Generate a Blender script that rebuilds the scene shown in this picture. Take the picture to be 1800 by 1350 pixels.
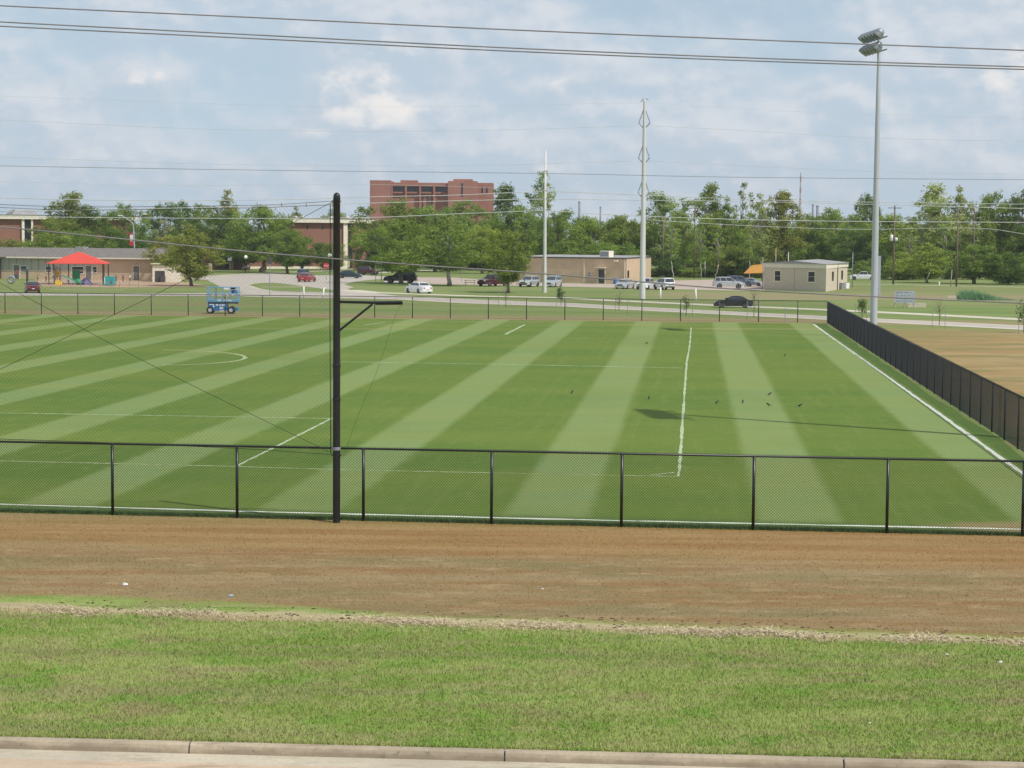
import bpy, bmesh, math, random
import numpy as np
from mathutils import Vector, Matrix
R = math.radians
for o in list(bpy.data.objects): bpy.data.objects.remove(o)
SC = bpy.context.scene
COL = SC.collection

# ------------------------------------------------------------------ camera
CAMH = 7.4
FPX = 3500.0                     # focal length in pixels of the 1800 px wide photograph
cam_d = bpy.data.cameras.new('camera'); cam = bpy.data.objects.new('camera', cam_d); COL.objects.link(cam)
cam_d.sensor_width = 36; cam_d.lens = FPX / 1800 * 36
cam_d.clip_start = .5; cam_d.clip_end = 20000
PITCH = math.atan((675 - 416) / FPX)
cam.location = (0, 0, CAMH)
cam.rotation_euler = (Matrix.Rotation(R(90) - PITCH, 3, 'X') @ Matrix.Rotation(.0074, 3, 'Z')).to_euler()
SC.camera = cam
CR = cam.rotation_euler.to_matrix()
SC.view_settings.view_transform = 'Standard'
SC.view_settings.look = 'None'
SC.view_settings.exposure = 0.12
SC.view_settings.gamma = 1

# ------------------------------------------------------------------ sun + sky
SUN_EL = R(52.4)
sdir = Vector((.803, -.596, 0)).normalized()       # towards the sun, on the ground
SUNV = Vector((sdir.x * math.cos(SUN_EL), sdir.y * math.cos(SUN_EL), math.sin(SUN_EL)))
sl = bpy.data.lights.new('sun', 'SUN'); sl.energy = 3.3; sl.angle = R(.53); sl.color = (1, .955, .88)
so = bpy.data.objects.new('sun', sl); COL.objects.link(so)
so.rotation_euler = SUNV.to_track_quat('Z', 'Y').to_euler()

class NT:
    """small helper to write node trees as expressions"""
    def __init__(s, tree): s.t = tree; s.n = tree.nodes; s.l = tree.links
    def node(s, typ, **kw):
        n = s.n.new(typ)
        for k, v in kw.items(): setattr(n, k, v)
        return n
    def put(s, sock, v):
        if v is None: return
        if isinstance(v, bpy.types.NodeSocket): s.l.new(v, sock)
        else:
            if sock.type == 'RGBA' and len(v) == 3: v = (*v, 1)
            sock.default_value = v
    def m(s, op, a, b=None, c=None, clamp=False):
        n = s.node('ShaderNodeMath', operation=op); n.use_clamp = clamp
        for i, v in enumerate((a, b, c)):
            if v is not None: s.put(n.inputs[i], v)
        return n.outputs[0]
    def mix(s, f, a, b, blend='MIX'):
        n = s.node('ShaderNodeMix', data_type='RGBA', blend_type=blend)
        s.put(n.inputs[0], f); s.put(n.inputs[6], a); s.put(n.inputs[7], b)
        return n.outputs[2]
    def noise(s, vec, scale, detail=3, rough=.55, dist=0, col=False):
        n = s.node('ShaderNodeTexNoise'); s.put(n.inputs['Vector'], vec)
        n.inputs['Scale'].default_value = scale; n.inputs['Detail'].default_value = detail
        n.inputs['Roughness'].default_value = rough; n.inputs['Distortion'].default_value = dist
        return n.outputs[1 if col else 0]
    def sstep(s, x, lo, hi, a=0., b=1.):
        n = s.node('ShaderNodeMapRange', interpolation_type='SMOOTHSTEP')
        for i, v in enumerate((x, lo, hi, a, b)): s.put(n.inputs[i], v)
        return n.outputs[0]
    def scale(s, vec, sc):
        n = s.node('ShaderNodeVectorMath', operation='MULTIPLY'); s.put(n.inputs[0], vec); n.inputs[1].default_value = sc
        return n.outputs[0]
    def sep(s, vec):
        n = s.node('ShaderNodeSeparateXYZ'); s.put(n.inputs[0], vec); return n.outputs
    def pos(s): return s.node('ShaderNodeNewGeometry').outputs['Position']
    def obj(s): return s.node('ShaderNodeTexCoord').outputs['Object']

w = bpy.data.worlds.new("World"); SC.world = w; w.use_nodes = True
t = NT(w.node_tree); w.node_tree.nodes.clear()
sky = t.node('ShaderNodeTexSky', sky_type='NISHITA'); sky.sun_disc = False
sky.sun_elevation = SUN_EL; sky.sun_rotation = math.atan2(sdir.x, sdir.y)
sky.air_density = 1.0; sky.dust_density = .6; sky.ozone_density = 2.5
SKYK = .085
SKYSEED = 3.1
gen = t.node('ShaderNodeTexCoord').outputs['Generated']
gx, gy, gz = t.sep(gen)
skyc = t.mix(1.0, sky.outputs[0], (SKYK, SKYK, SKYK), 'MULTIPLY')
# low sky in the photograph is a soft pale blue
zen = t.sstep(gz, -.02, .3)
skyc = t.mix(t.m('MULTIPLY', t.m('SUBTRACT', 1., zen), .86), skyc, (.485, .625, .765))
def shifted(dz):
    n = t.node('ShaderNodeVectorMath', operation='ADD'); t.put(n.inputs[0], gen); n.inputs[1].default_value = (0.004, 0, dz); return n.outputs[0]
def dens(v):
    so_ = t.node('ShaderNodeVectorMath', operation='ADD'); t.put(so_.inputs[0], v); so_.inputs[1].default_value = (SKYSEED, 0, 0); v = so_.outputs[0]
    a = t.noise(t.scale(v, (6, 6, 11)), 1., 4, .5, .1); b = t.noise(t.scale(v, (17, 17, 26)), 1., 8, .56, .0)
    return t.m('ADD', t.m('MULTIPLY', a, .55), t.m('MULTIPLY', b, .45))
d0 = dens(gen); d1 = dens(shifted(.0055))
lit = t.sstep(t.m('SUBTRACT', d0, d1), -.035, .055)
veil = t.sstep(t.m('ADD', d0, t.m('MULTIPLY', t.sstep(gz, .0, .12), .03)), .39, .58, .15, .85)
shade = t.mix(lit, (.505, .59, .68), (.68, .705, .75))
skyc = t.mix(veil, skyc, shade)
pf = t.noise(t.scale(gen, (9, 9, 24)), 1.3, 3, .5)
puff = t.m('MULTIPLY', t.sstep(d0, .525, .57), t.sstep(pf, .50, .62))
skyc = t.mix(t.m('MULTIPLY', t.m('MULTIPLY', puff, lit), .85), skyc, (.86, .83, .80))
bg = t.node('ShaderNodeBackground'); t.put(bg.inputs[0], skyc); bg.inputs[1].default_value = 1.0
wo = t.node('ShaderNodeOutputWorld'); t.l.new(bg.outputs[0], wo.inputs[0])

# ------------------------------------------------------------------ ray helpers (photograph survey -> world)
def ray(px, py):
    d = CR @ Vector(((px - 900) / FPX, -(py - 675) / FPX, -1)); return d
def G(px, py, z=0.):
    d = ray(px, py); k = (z - CAMH) / d.z
    return Vector((d.x * k, d.y * k, z))
def P(px, py, Y):
    d = ray(px, py); k = Y / d.y
    return Vector((d.x * k, Y, CAMH + d.z * k))
def ppm(px, py): return FPX / G(px, py).y      # photo pixels per metre at a ground point

# ------------------------------------------------------------------ mesh helpers
class MB:
    def __init__(s): s.v = []; s.f = []
    def add(s, vs, fs):
        b = len(s.v); s.v += [tuple(p) for p in vs]; s.f += [tuple(b + i for i in f) for f in fs]; return s
    def box(s, x0, x1, y0, y1, z0, z1, bev=0.):
        if bev:
            return s.prism([(x0 + bev, y0), (x1 - bev, y0), (x1, y0 + bev), (x1, y1 - bev), (x1 - bev, y1), (x0 + bev, y1), (x0, y1 - bev), (x0, y0 + bev)], z0, z1)
        vs = [(x, y, z) for z in (z0, z1) for x, y in ((x0, y0), (x1, y0), (x1, y1), (x0, y1))]
        return s.add(vs, [(3, 2, 1, 0), (4, 5, 6, 7), (0, 1, 5, 4), (1, 2, 6, 5), (2, 3, 7, 6), (3, 0, 4, 7)])
    def prism(s, poly, z0, z1):
        n = len(poly)
        vs = [(x, y, z0) for x, y in poly] + [(x, y, z1) for x, y in poly]
        fs = [tuple(range(n - 1, -1, -1)), tuple(range(n, 2 * n))] + [(i, (i + 1) % n, n + (i + 1) % n, n + i) for i in range(n)]
        return s.add(vs, fs)
    def tube(s, pts, rs, n=8, cap=True):
        pts = [Vector(p) for p in pts]
        if not hasattr(rs, '__len__'): rs = [rs] * len(pts)
        vs = []; N = len(pts)
        for i, p in enumerate(pts):
            d = (pts[min(i + 1, N - 1)] - pts[max(i - 1, 0)]).normalized()
            a = d.cross(Vector((0, 0, 1)) if abs(d.z) < .9 else Vector((0, 1, 0))).normalized(); b = d.cross(a)
            for k in range(n):
                th = 2 * math.pi * k / n
                vs.append(p + (a * math.cos(th) + b * math.sin(th)) * rs[i])
        fs = [(i * n + k, i * n + (k + 1) % n, (i + 1) * n + (k + 1) % n, (i + 1) * n + k) for i in range(N - 1) for k in range(n)]
        if cap: fs += [tuple(range(n - 1, -1, -1)), tuple((N - 1) * n + k for k in range(n))]
        return s.add(vs, fs)
    def lathe(s, prof, n=16, c=(0, 0, 0)):
        vs = []; N = len(prof)
        for r, z in prof:
            for k in range(n):
                th = 2 * math.pi * k / n; vs.append((c[0] + r * math.cos(th), c[1] + r * math.sin(th), c[2] + z))
        fs = [(i * n + k, i * n + (k + 1) % n, (i + 1) * n + (k + 1) % n, (i + 1) * n + k) for i in range(N - 1) for k in range(n)]
        fs += [tuple(range(n - 1, -1, -1)), tuple((N - 1) * n + k for k in range(n))]
        return s.add(vs, fs)
    def ball(s, c, r, n=12, sz=1.):
        m = 8
        return s.lathe([(max(r * math.sin(math.pi * i / m), r * .03), -r * sz * math.cos(math.pi * i / m)) for i in range(m + 1)], n, c)
    def loft(s, rings):
        n = len(rings[0]); vs = [p for r_ in rings for p in r_]
        fs = [(i * n + k, i * n + (k + 1) % n, (i + 1) * n + (k + 1) % n, (i + 1) * n + k) for i in range(len(rings) - 1) for k in range(n)]
        fs += [tuple(range(n - 1, -1, -1)), tuple((len(rings) - 1) * n + k for k in range(n))]
        return s.add(vs, fs)
    def build(s, name, mat, parent=None, smooth=False, loc=None, fix=True):
        me = bpy.data.meshes.new(name); me.from_pydata(s.v, [], s.f)
        if fix:
            bm = bmesh.new(); bm.from_mesh(me); bmesh.ops.recalc_face_normals(bm, faces=bm.faces); bm.to_mesh(me); bm.free()
        me.materials.append(mat); me.update()
        if smooth: me.polygons.foreach_set('use_smooth', [True] * len(me.polygons))
        o = bpy.data.objects.new(name, me); COL.objects.link(o)
        if parent is not None: o.parent = parent
        if loc is not None: o.location = loc
        return o
def npmesh(name, V, F, mat, parent=None):
    """V (n,3), F (m,k) numpy -> one mesh object"""
    me = bpy.data.meshes.new(name); k = F.shape[1]
    me.vertices.add(len(V)); me.vertices.foreach_set('co', V.astype(np.float32).ravel())
    me.loops.add(F.size); me.loops.foreach_set('vertex_index', F.astype(np.int32).ravel())
    me.polygons.add(len(F)); me.polygons.foreach_set('loop_start', (np.arange(len(F)) * k).astype(np.int32))
    me.polygons.foreach_set('loop_total', np.full(len(F), k, np.int32))
    me.materials.append(mat); me.update(calc_edges=True)
    o = bpy.data.objects.new(name, me); COL.objects.link(o)
    if parent is not None: o.parent = parent
    return o
def tag(o, label, cat, group=None):
    o['label'] = label; o['category'] = cat
    if group: o['group'] = group
    return o
def struct(o): o['kind'] = 'structure'; return o
def stuff(o, label=None, cat=None):
    o['kind'] = 'stuff'
    if label: o['label'] = label; o['category'] = cat
    return o
def thing(name, label, cat, loc=(0, 0, 0), rz=0., group=None):
    o = bpy.data.objects.new(name, None); COL.objects.link(o); o.empty_display_size = .3
    o.location = loc; o.rotation_euler = (0, 0, rz)
    return tag(o, label, cat, group)
def copy_tree(o, parent=None):
    c = o.copy(); COL.objects.link(c); c.parent = parent
    for ch in KIDS(o): copy_tree(ch, c)
    return c
def KIDS(o): return [x for x in COL.objects if x.parent == o]

# ------------------------------------------------------------------ materials
def mat(name, col, rough=.7, var=.12, scale=3., metal=0., bump=0., spec=.5, streak=None):
    m = bpy.data.materials.new(name); m.use_nodes = True; t = NT(m.node_tree)
    b = m.node_tree.nodes['Principled BSDF']
    v = t.obj()
    if streak: v = t.scale(v, streak)
    n = t.noise(v, scale, 5, .6)
    k = t.sstep(n, .3, .7)
    dark = tuple(c * (1 - var) for c in col); lite = tuple(min(c * (1 + var), 1) for c in col)
    t.put(b.inputs['Base Color'], t.mix(k, dark, lite))
    b.inputs['Roughness'].default_value = rough; b.inputs['Metallic'].default_value = metal
    b.inputs['Specular IOR Level'].default_value = spec
    if bump:
        bn = t.node('ShaderNodeBump'); bn.inputs['Strength'].default_value = bump; bn.inputs['Distance'].default_value = .02
        t.l.new(n, bn.inputs['Height']); t.l.new(bn.outputs[0], b.inputs['Normal'])
    return m
def brickmat(name, col, mortar, sx=.22, sz=.075):
    m = bpy.data.materials.new(name); m.use_nodes = True; t = NT(m.node_tree)
    b = m.node_tree.nodes['Principled BSDF']; x, y, z = t.sep(t.obj())
    c = t.node('ShaderNodeCombineXYZ'); t.l.new(t.m('ADD', x, y), c.inputs[0]); t.l.new(z, c.inputs[1])
    br = t.node('ShaderNodeTexBrick'); t.l.new(c.outputs[0], br.inputs[0])
    br.inputs['Scale'].default_value = 1; br.inputs['Brick Width'].default_value = sx; br.inputs['Row Height'].default_value = sz
    br.inputs['Mortar Size'].default_value = .008
    t.put(br.inputs['Color1'], tuple(k * .85 for k in col)); t.put(br.inputs['Color2'], tuple(k * 1.12 for k in col)); t.put(br.inputs['Mortar'], mortar)
    n = t.noise(t.obj(), .25, 4)
    t.put(b.inputs['Base Color'], t.mix(t.sstep(n, .3, .75, 0., .25), br.outputs[0], tuple(k * .6 for k in col)))
    b.inputs['Roughness'].default_value = .9
    return m
def leafmat(name):
    m = bpy.data.materials.new(name); m.use_nodes = True; t = NT(m.node_tree); nt = m.node_tree
    nt.nodes.remove(nt.nodes['Principled BSDF'])
    oi = t.node('ShaderNodeObjectInfo'); base = oi.outputs['Color']
    v = t.obj()
    n = t.noise(v, .55, 2); n2 = t.noise(v, 4., 2)
    k = t.m('ADD', t.m('MULTIPLY', n, .6), t.m('MULTIPLY', n2, .4))
    c = t.mix(t.sstep(k, .35, .65), t.mix(1., base, (.66, .74, .7), 'MULTIPLY'), t.mix(1., base, (1.38, 1.25, 1.2), 'MULTIPLY'))
    d = t.node('ShaderNodeBsdfDiffuse'); t.l.new(c, d.inputs[0])
    tr = t.node('ShaderNodeBsdfTranslucent'); t.l.new(t.mix(1., c, (1.3, 1.35, .6), 'MULTIPLY'), tr.inputs[0])
    ms = t.node('ShaderNodeMixShader'); ms.inputs[0].default_value = .40
    t.l.new(d.outputs[0], ms.inputs[1]); t.l.new(tr.outputs[0], ms.inputs[2])
    t.l.new(ms.outputs[0], nt.nodes['Material Output'].inputs[0])
    return m

M = dict(
    black=mat('black_paint', (.012, .013, .015), .35, .3, 2), blackvinyl=mat('black_vinyl_wire', (.014, .016, .016), .6, .2, 2, spec=.3),
    galv=mat('galvanised_steel', (.50, .535, .56), .5, .07, 1.2, metal=.25, streak=(6, 6, .4)),
    galvd=mat('dull_steel', (.30, .33, .35), .55, .12, 4, metal=.4),
    concpole=mat('pale_concrete_pole', (.60, .60, .58), .8, .08, 1, streak=(5, 5, .3)),
    wood=mat('weathered_pole_wood', (.16, .125, .095), .9, .25, 3, streak=(8, 8, .5)),
    woodlt=mat('pale_timber', (.42, .37, .30), .9, .2, 3),
    bark=mat('tree_bark', (.17, .14, .115), .95, .35, 4, bump=.5), barklt=mat('pale_tree_bark', (.38, .34, .29), .95, .3, 3, bump=.4),
    wire=mat('old_aluminium_cable', (.20, .19, .19), .5, .15, 1), wirelt=mat('bright_aluminium_cable', (.55, .56, .54), .45, .1, 1),
    white=mat('white_paint', (.80, .80, .78), .55, .04, 2), cream=mat('cream_trim', (.80, .74, .60), .7, .07, 1.5),
    tan=mat('tan_wall', (.60, .45, .30), .85, .07, .7), tansiding=mat('tan_siding', (.62, .53, .41), .8, .06, .8, streak=(1, 1, 12)),
    greysiding=mat('grey_green_siding', (.44, .44, .37), .8, .12, 1.5, streak=(1, 1, 9)),
    shingle=mat('grey_shingle', (.19, .172, .155), .9, .25, 1.6, streak=(1, 3, 3)), roofdark=mat('dark_roof_trim', (.07, .07, .07), .7, .2, 1),
    roofgrey=mat('grey_flat_roof', (.32, .32, .31), .8, .15, .5),
    glass=mat('dark_window_glass', (.03, .035, .04), .12, .2, .8), glassblue=mat('tinted_car_glass', (.045, .055, .065), .06, .2, .8),
    brick=brickmat('red_brick', (.29, .115, .075), (.30, .22, .18)), brickfar=mat('far_red_brick', (.36, .16, .125), .9, .09, .15, streak=(1, 1, .4)),
    tyre=mat('tyre_rubber', (.018, .018, .018), .85, .2, 3), rim=mat('alloy_rim', (.5, .5, .5), .35, .1, 4, metal=.6),
    lampred=mat('red_lamp_plastic', (.45, .02, .02), .3, .1, 3), lampclear=mat('clear_headlamp', (.75, .76, .78), .15, .05, 3),
    dplastic=mat('dark_bumper_plastic', (.03, .03, .032), .6, .2, 3), plate=mat('number_plate', (.7, .7, .68), .5, .05, 3),
    redcanvas=mat('red_canvas', (.66, .075, .05), .75, .05, 1), yellow=mat('yellow_plastic', (.80, .55, .03), .5, .06, 2),
    orange=mat('orange_canvas', (.50, .24, .04), .7, .1, 2), greenpl=mat('green_plastic', (.03, .25, .11), .45, .1, 2),
    teal=mat('teal_plastic', (.03, .34, .34), .45, .1, 2), purple=mat('purple_plastic', (.07, .05, .15), .5, .1, 2),
    blue=mat('blue_machine_paint', (.025, .17, .42), .4, .12, 3), bluelt=mat('light_blue_rail', (.16, .36, .55), .45, .12, 3),
    barrel=mat('blue_barrel_plastic', (.05, .17, .45), .45, .1, 2),
    signred=mat('sign_red', (.55, .04, .04), .5, .05, 2), signgrey=mat('grey_sign_panel', (.38, .41, .46), .7, .1, 1.5),
    signyel=mat('sign_yellow', (.70, .42, .02), .5, .05, 2), globe=mat('white_lamp_globe', (.85, .85, .82), .4, .02, 2),
    skin=mat('skin', (.30, .17, .11), .6, .1, 4), hair=mat('dark_hair', (.02, .015, .012), .6, .2, 6),
    clothred=mat('red_cloth', (.42, .05, .06), .85, .1, 5), clothwhite=mat('white_cloth', (.72, .73, .76), .85, .05, 5),
    clothblue=mat('blue_jeans', (.05, .08, .16), .85, .15, 5), clothdark=mat('dark_cloth', (.03, .03, .035), .85, .15, 5),
    clothtan=mat('tan_cloth', (.33, .22, .14), .85, .15, 5), clothplum=mat('plum_cloth', (.22, .07, .11), .85, .15, 5),
    bird=mat('bird_feathers', (.015, .014, .016), .5, .2, 6), paper=mat('paper_litter', (.80, .80, .80), .8, .05, 8),
    bluelitter=mat('blue_can_litter', (.35, .45, .60), .5, .1, 8), net=mat('black_net_twine', (.02, .025, .022), .8, .2, 3),
    rope=mat('pale_rope', (.50, .52, .46), .8, .1, 4), mast=mat('faded_mast', (.45, .45, .48), .7, .1, .5),
    stack=mat('grey_stack', (.22, .24, .27), .8, .1, .5), reeds=mat('reed_leaf', (.17, .33, .16), .8, .2, 2),
    orangesafe=mat('pale_silt_fence', (.55, .45, .30), .8, .1, 3),
)
LEAF = leafmat('tree_leaves')

def concmat(name, col, joint=None, var=.10):
    m = bpy.data.materials.new(name); m.use_nodes = True; t = NT(m.node_tree)
    b = m.node_tree.nodes['Principled BSDF']; p = t.pos()
    n = t.noise(p, .35, 6, .65); n2 = t.noise(p, 14., 4, .6); n3 = t.noise(t.scale(p, (.6, 2.2, 1)), 2., 5, .6)
    c = t.mix(t.sstep(n, .3, .7), tuple(k * (1 - var) for k in col), tuple(k * (1 + var) for k in col))
    c = t.mix(t.sstep(n2, .35, .75, 0., .35), c, tuple(k * .62 for k in col))
    c = t.mix(t.sstep(n3, .50, .68, 0., .6), c, (col[0] * .58, col[1] * .54, col[2] * .50))
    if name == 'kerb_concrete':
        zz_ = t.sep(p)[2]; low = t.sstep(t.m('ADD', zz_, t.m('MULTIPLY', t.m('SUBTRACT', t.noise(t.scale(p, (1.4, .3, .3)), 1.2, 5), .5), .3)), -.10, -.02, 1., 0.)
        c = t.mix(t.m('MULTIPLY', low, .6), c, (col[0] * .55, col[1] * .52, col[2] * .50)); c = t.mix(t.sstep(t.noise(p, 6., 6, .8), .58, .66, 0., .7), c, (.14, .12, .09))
    t.put(b.inputs['Base Color'], c); b.inputs['Roughness'].default_value = .92
    bn = t.node('ShaderNodeBump'); bn.inputs['Strength'].default_value = .5; bn.inputs['Distance'].default_value = .01
    t.l.new(n2, bn.inputs['Height']); t.l.new(bn.outputs[0], b.inputs['Normal'])
    return m
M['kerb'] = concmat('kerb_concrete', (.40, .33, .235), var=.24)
M['gutter'] = concmat('gutter_concrete', (.50, .44, .33), var=.16)
M['road'] = concmat('near_road_concrete', (.52, .40, .28), var=.12)
M['conc'] = concmat('far_road_concrete', (.47, .42, .36), var=.08)
M['path'] = concmat('pale_path_concrete', (.60, .55, .43), var=.06)
M['lot'] = concmat('parking_concrete', (.47, .38, .31), var=.08)
M['mulch'] = concmat('playground_mulch', (.44, .30, .19), var=.14)

# ---- stripe frame: V runs along the mowing stripes, away from the camera
sa, sb = G(1430, 570), G(1797, 832)
TH = math.atan2(sa.x - sb.x, sa.y - sb.y)
def UV(p): return (p.x * math.cos(TH) - p.y * math.sin(TH), p.x * math.sin(TH) + p.y * math.cos(TH))
def XY(u, v, z=0.): return Vector((u * math.cos(TH) + v * math.sin(TH), -u * math.sin(TH) + v * math.cos(TH), z))
U_SIDE = UV(G(1700, 761))[0]
sfa, sfb = G(1789, 789.5), G(1594.7, 661)           # side fence line
fdir = (sfb - sfa).normalized()
nfa, nfb = G(198, 905.5), G(1570, 937.5)             # near fence line
ndir = (nfb - nfa).normalized()

def grassmat(name, blades=False):
    m = bpy.data.materials.new(name); m.use_nodes = True; t = NT(m.node_tree)
    b = m.node_tree.nodes['Principled BSDF']; p = t.pos(); x, y, z = t.sep(p)
    big = t.noise(p, .09, 4); mid = t.noise(t.scale(p, (.35, 1, 1)), .55, 5, .6); fine = t.noise(p, 9., 5, .7); vf = t.noise(p, 34., 3, .7)
    strk = t.noise(t.scale(p, (.10, 1.1, 1)), .9, 5, .6)
    wob = t.m('MULTIPLY', t.m('SUBTRACT', t.noise(t.scale(p, (.5, 1, 1)), .8, 4), .5), 1.6)
    # greens and straws of the verge
    g1, g2, g3 = (.165, .245, .045), (.240, .300, .085), (.335, .315, .150)
    green = t.mix(t.sstep(mid, .38, .62), g1, g2)
    green = t.mix(t.sstep(strk, .50, .66, 0., .6), green, (.235, .215, .115))
    green = t.mix(t.sstep(t.noise(t.scale(p, (.5, 1, 1)), 1.3, 5, .65), .50, .64, 0., .6), green, (.285, .275, .125))
    green = t.mix(t.sstep(t.noise(t.scale(p, (.6, 1, 1)), 1.1, 5, .65, .4), .52, .62, 0., .75), green, (.130, .250, .032))
    green = t.mix(t.sstep(fine, .52, .72, 0., .75), green, g3)
    green = t.mix(t.sstep(vf, .55, .75, 0., .45), green, (.065, .13, .025))
    green = t.mix(t.sstep(t.noise(t.scale(p, (.5, 1, 1)), .8, 6, .65), .55, .67, 0., .6), green, (.235, .185, .105))
    brown = t.mix(t.sstep(strk, .32, .68), (.250, .150, .062), (.285, .220, .115))
    brown = t.mix(t.sstep(t.noise(t.scale(p, (.3, 1.1, 1)), 1.1, 5, .65), .5, .68, 0., .5), brown, (.315, .255, .130))
    brown = t.mix(t.sstep(mid, .44, .66, 0., .75), brown, (.205, .180, .080))
    brown = t.mix(t.sstep(t.noise(t.scale(p, (.45, 1, 1)), 1.8, 6, .75), .5, .66, 0., .7), brown, (.37, .285, .155))
    brown = t.mix(t.sstep(fine, .5, .75, 0., .5), brown, (.17, .105, .045))
    nfz = t.m('ADD', t.m('ADD', y, t.m('MULTIPLY', x, .118)), t.m('MULTIPLY', wob, 1.2))
    brown = t.mix(t.m('MULTIPLY', t.sstep(nfz, 44.6, 47.4), .72), brown, t.mix(t.sstep(strk, .38, .62), (.265, .150, .050), (.330, .210, .085)))
    brown = t.mix(t.sstep(vf, .55, .75, 0., .5), brown, (.38, .29, .16))
    # rows that run along the kerb
    w1 = t.m('ADD', t.m('ADD', y, t.m('MULTIPLY', x, .14)), wob)
    row = G(900, 1099).y
    inb = t.sstep(w1, row + .15, row + .75)
    ydrop = t.sstep(x, -9., 0., .95, 0.)          # left part of the brown begins further back
    inb = t.sstep(t.m('SUBTRACT', w1, ydrop), row + .1, row + 1.0)
    green = t.mix(1., green, (1.07, 1.06, 1.05), 'MULTIPLY'); brown = t.mix(1., brown, (.96, .93, .91), 'MULTIPLY')
    col = t.mix(inb, green, brown)
    st = t.m('MULTIPLY', t.sstep(w1, row - .55, row - .15), t.sstep(w1, row + .25, row + .6, 1., 0.))
    st = t.m('MULTIPLY', st, t.sstep(mid, .35, .5, .35, 1.))
    col = t.mix(t.m('MULTIPLY', st, .85), col, t.mix(t.sstep(vf, .35, .65), (.34, .27, .16), (.52, .43, .27)))
    # beyond the near fence
    far = t.sstep(y, 49.5, 54)
    fg = t.mix(t.sstep(t.noise(t.scale(p, (.25, 1, 1)), .12, 5, .6), .40, .60), (.150, .215, .058), (.205, .255, .085))
    fb = t.mix(t.sstep(t.noise(t.scale(p, (.3, 1.4, 1)), .35, 5, .6), .4, .6), (.25, .195, .105), (.21, .22, .085))
    bnd = t.noise(t.scale(p, (.035, .5, 1)), .30, 4, .6)
    fcol = t.mix(t.sstep(bnd, .50, .62, 0., .85), fg, fb)
    fcol = t.mix(t.sstep(fine, .5, .75, 0., .3), fcol, (.09, .14, .035))
    bk = t.m('MULTIPLY', t.sstep(t.m('ADD', y, t.m('MULTIPLY', wob, 6.)), 236., 246.), t.sstep(t.m('ADD', y, t.m('MULTIPLY', wob, 6.)), 268., 282., 1., 0.))
    bk = t.m('MULTIPLY', t.m('MULTIPLY', bk, t.sstep(x, 12., 24.)), t.sstep(mid, .38, .58, .35, 1.))
    fcol = t.mix(t.m('MULTIPLY', bk, .85), fcol, (.30, .235, .14))
    # dry paddock right of the side fence
    u = t.m('SUBTRACT', t.m('MULTIPLY', x, math.cos(TH)), t.m('MULTIPLY', y, math.sin(TH)))
    us = t.sstep(t.m('ADD', u, wob), U_SIDE + 1.0, U_SIDE + 3.)
    yl = t.sstep(t.m('ADD', y, t.m('MULTIPLY', wob, 9.)), 150., 176., 1., 0.)
    dry = t.mix(t.sstep(t.noise(t.scale(p, (.3, 1, 1)), .25, 6, .65), .38, .62), (.34, .225, .095), (.22, .195, .075))
    dry = t.mix(t.sstep(t.noise(t.scale(p, (.5, 1, 1)), .16, 6, .7), .48, .60, 0., .7), dry, (.40, .29, .145))
    dry = t.mix(t.sstep(fine, .45, .7, 0., .5), dry, (.16, .12, .05))
    fcol = t.mix(t.m('MULTIPLY', us, yl), fcol, dry)
    # worn soil along the far fence
    ff = t.m('ADD', y, t.m('MULTIPLY', x, .075))
    wf = t.m('MULTIPLY', t.sstep(t.m('ADD', ff, t.m('MULTIPLY', wob, 3.)), 172., 176.5), t.sstep(ff, 183., 190., 1., 0.))
    fcol = t.mix(t.m('MULTIPLY', wf, .7), fcol, (.30, .215, .12))
    col = t.mix(far, col, fcol)
    if blades:
        oi = t.node('ShaderNodeNewGeometry'); rnd = oi.outputs['Random Per Island']
        col = t.mix(t.m('POWER', rnd, 1.5), t.mix(1., col, (.95, .95, .9), 'MULTIPLY'), t.mix(1., col, (1.55, 1.45, 1.4), 'MULTIPLY'))
        r2 = t.m('FRACT', t.m('MULTIPLY', rnd, 37.7))
        col = t.mix(t.m('MULTIPLY', t.m('GREATER_THAN', r2, .78), t.m('SUBTRACT', .65, t.m('MULTIPLY', inb, .35))), col, (.40, .33, .19))
        col = t.mix(t.sstep(r2, .10, .08, 1., 0.) if False else t.m('MULTIPLY', t.m('LESS_THAN', r2, .10), t.m('SUBTRACT', .45, t.m('MULTIPLY', inb, .45))), col, (.09, .10, .04))
        b.inputs['Roughness'].default_value = .7
    else:
        bn = t.node('ShaderNodeBump'); bn.inputs['Strength'].default_value = .6; bn.inputs['Distance'].default_value = .03
        t.l.new(fine, bn.inputs['Height']); t.l.new(bn.outputs[0], b.inputs['Normal'])
        b.inputs['Roughness'].default_value = .95
    b.inputs['Specular IOR Level'].default_value = .15
    t.put(b.inputs['Base Color'], col)
    return m
M['ground'] = grassmat('ground_grass'); M['blade'] = grassmat('grass_blades', True)

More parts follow.
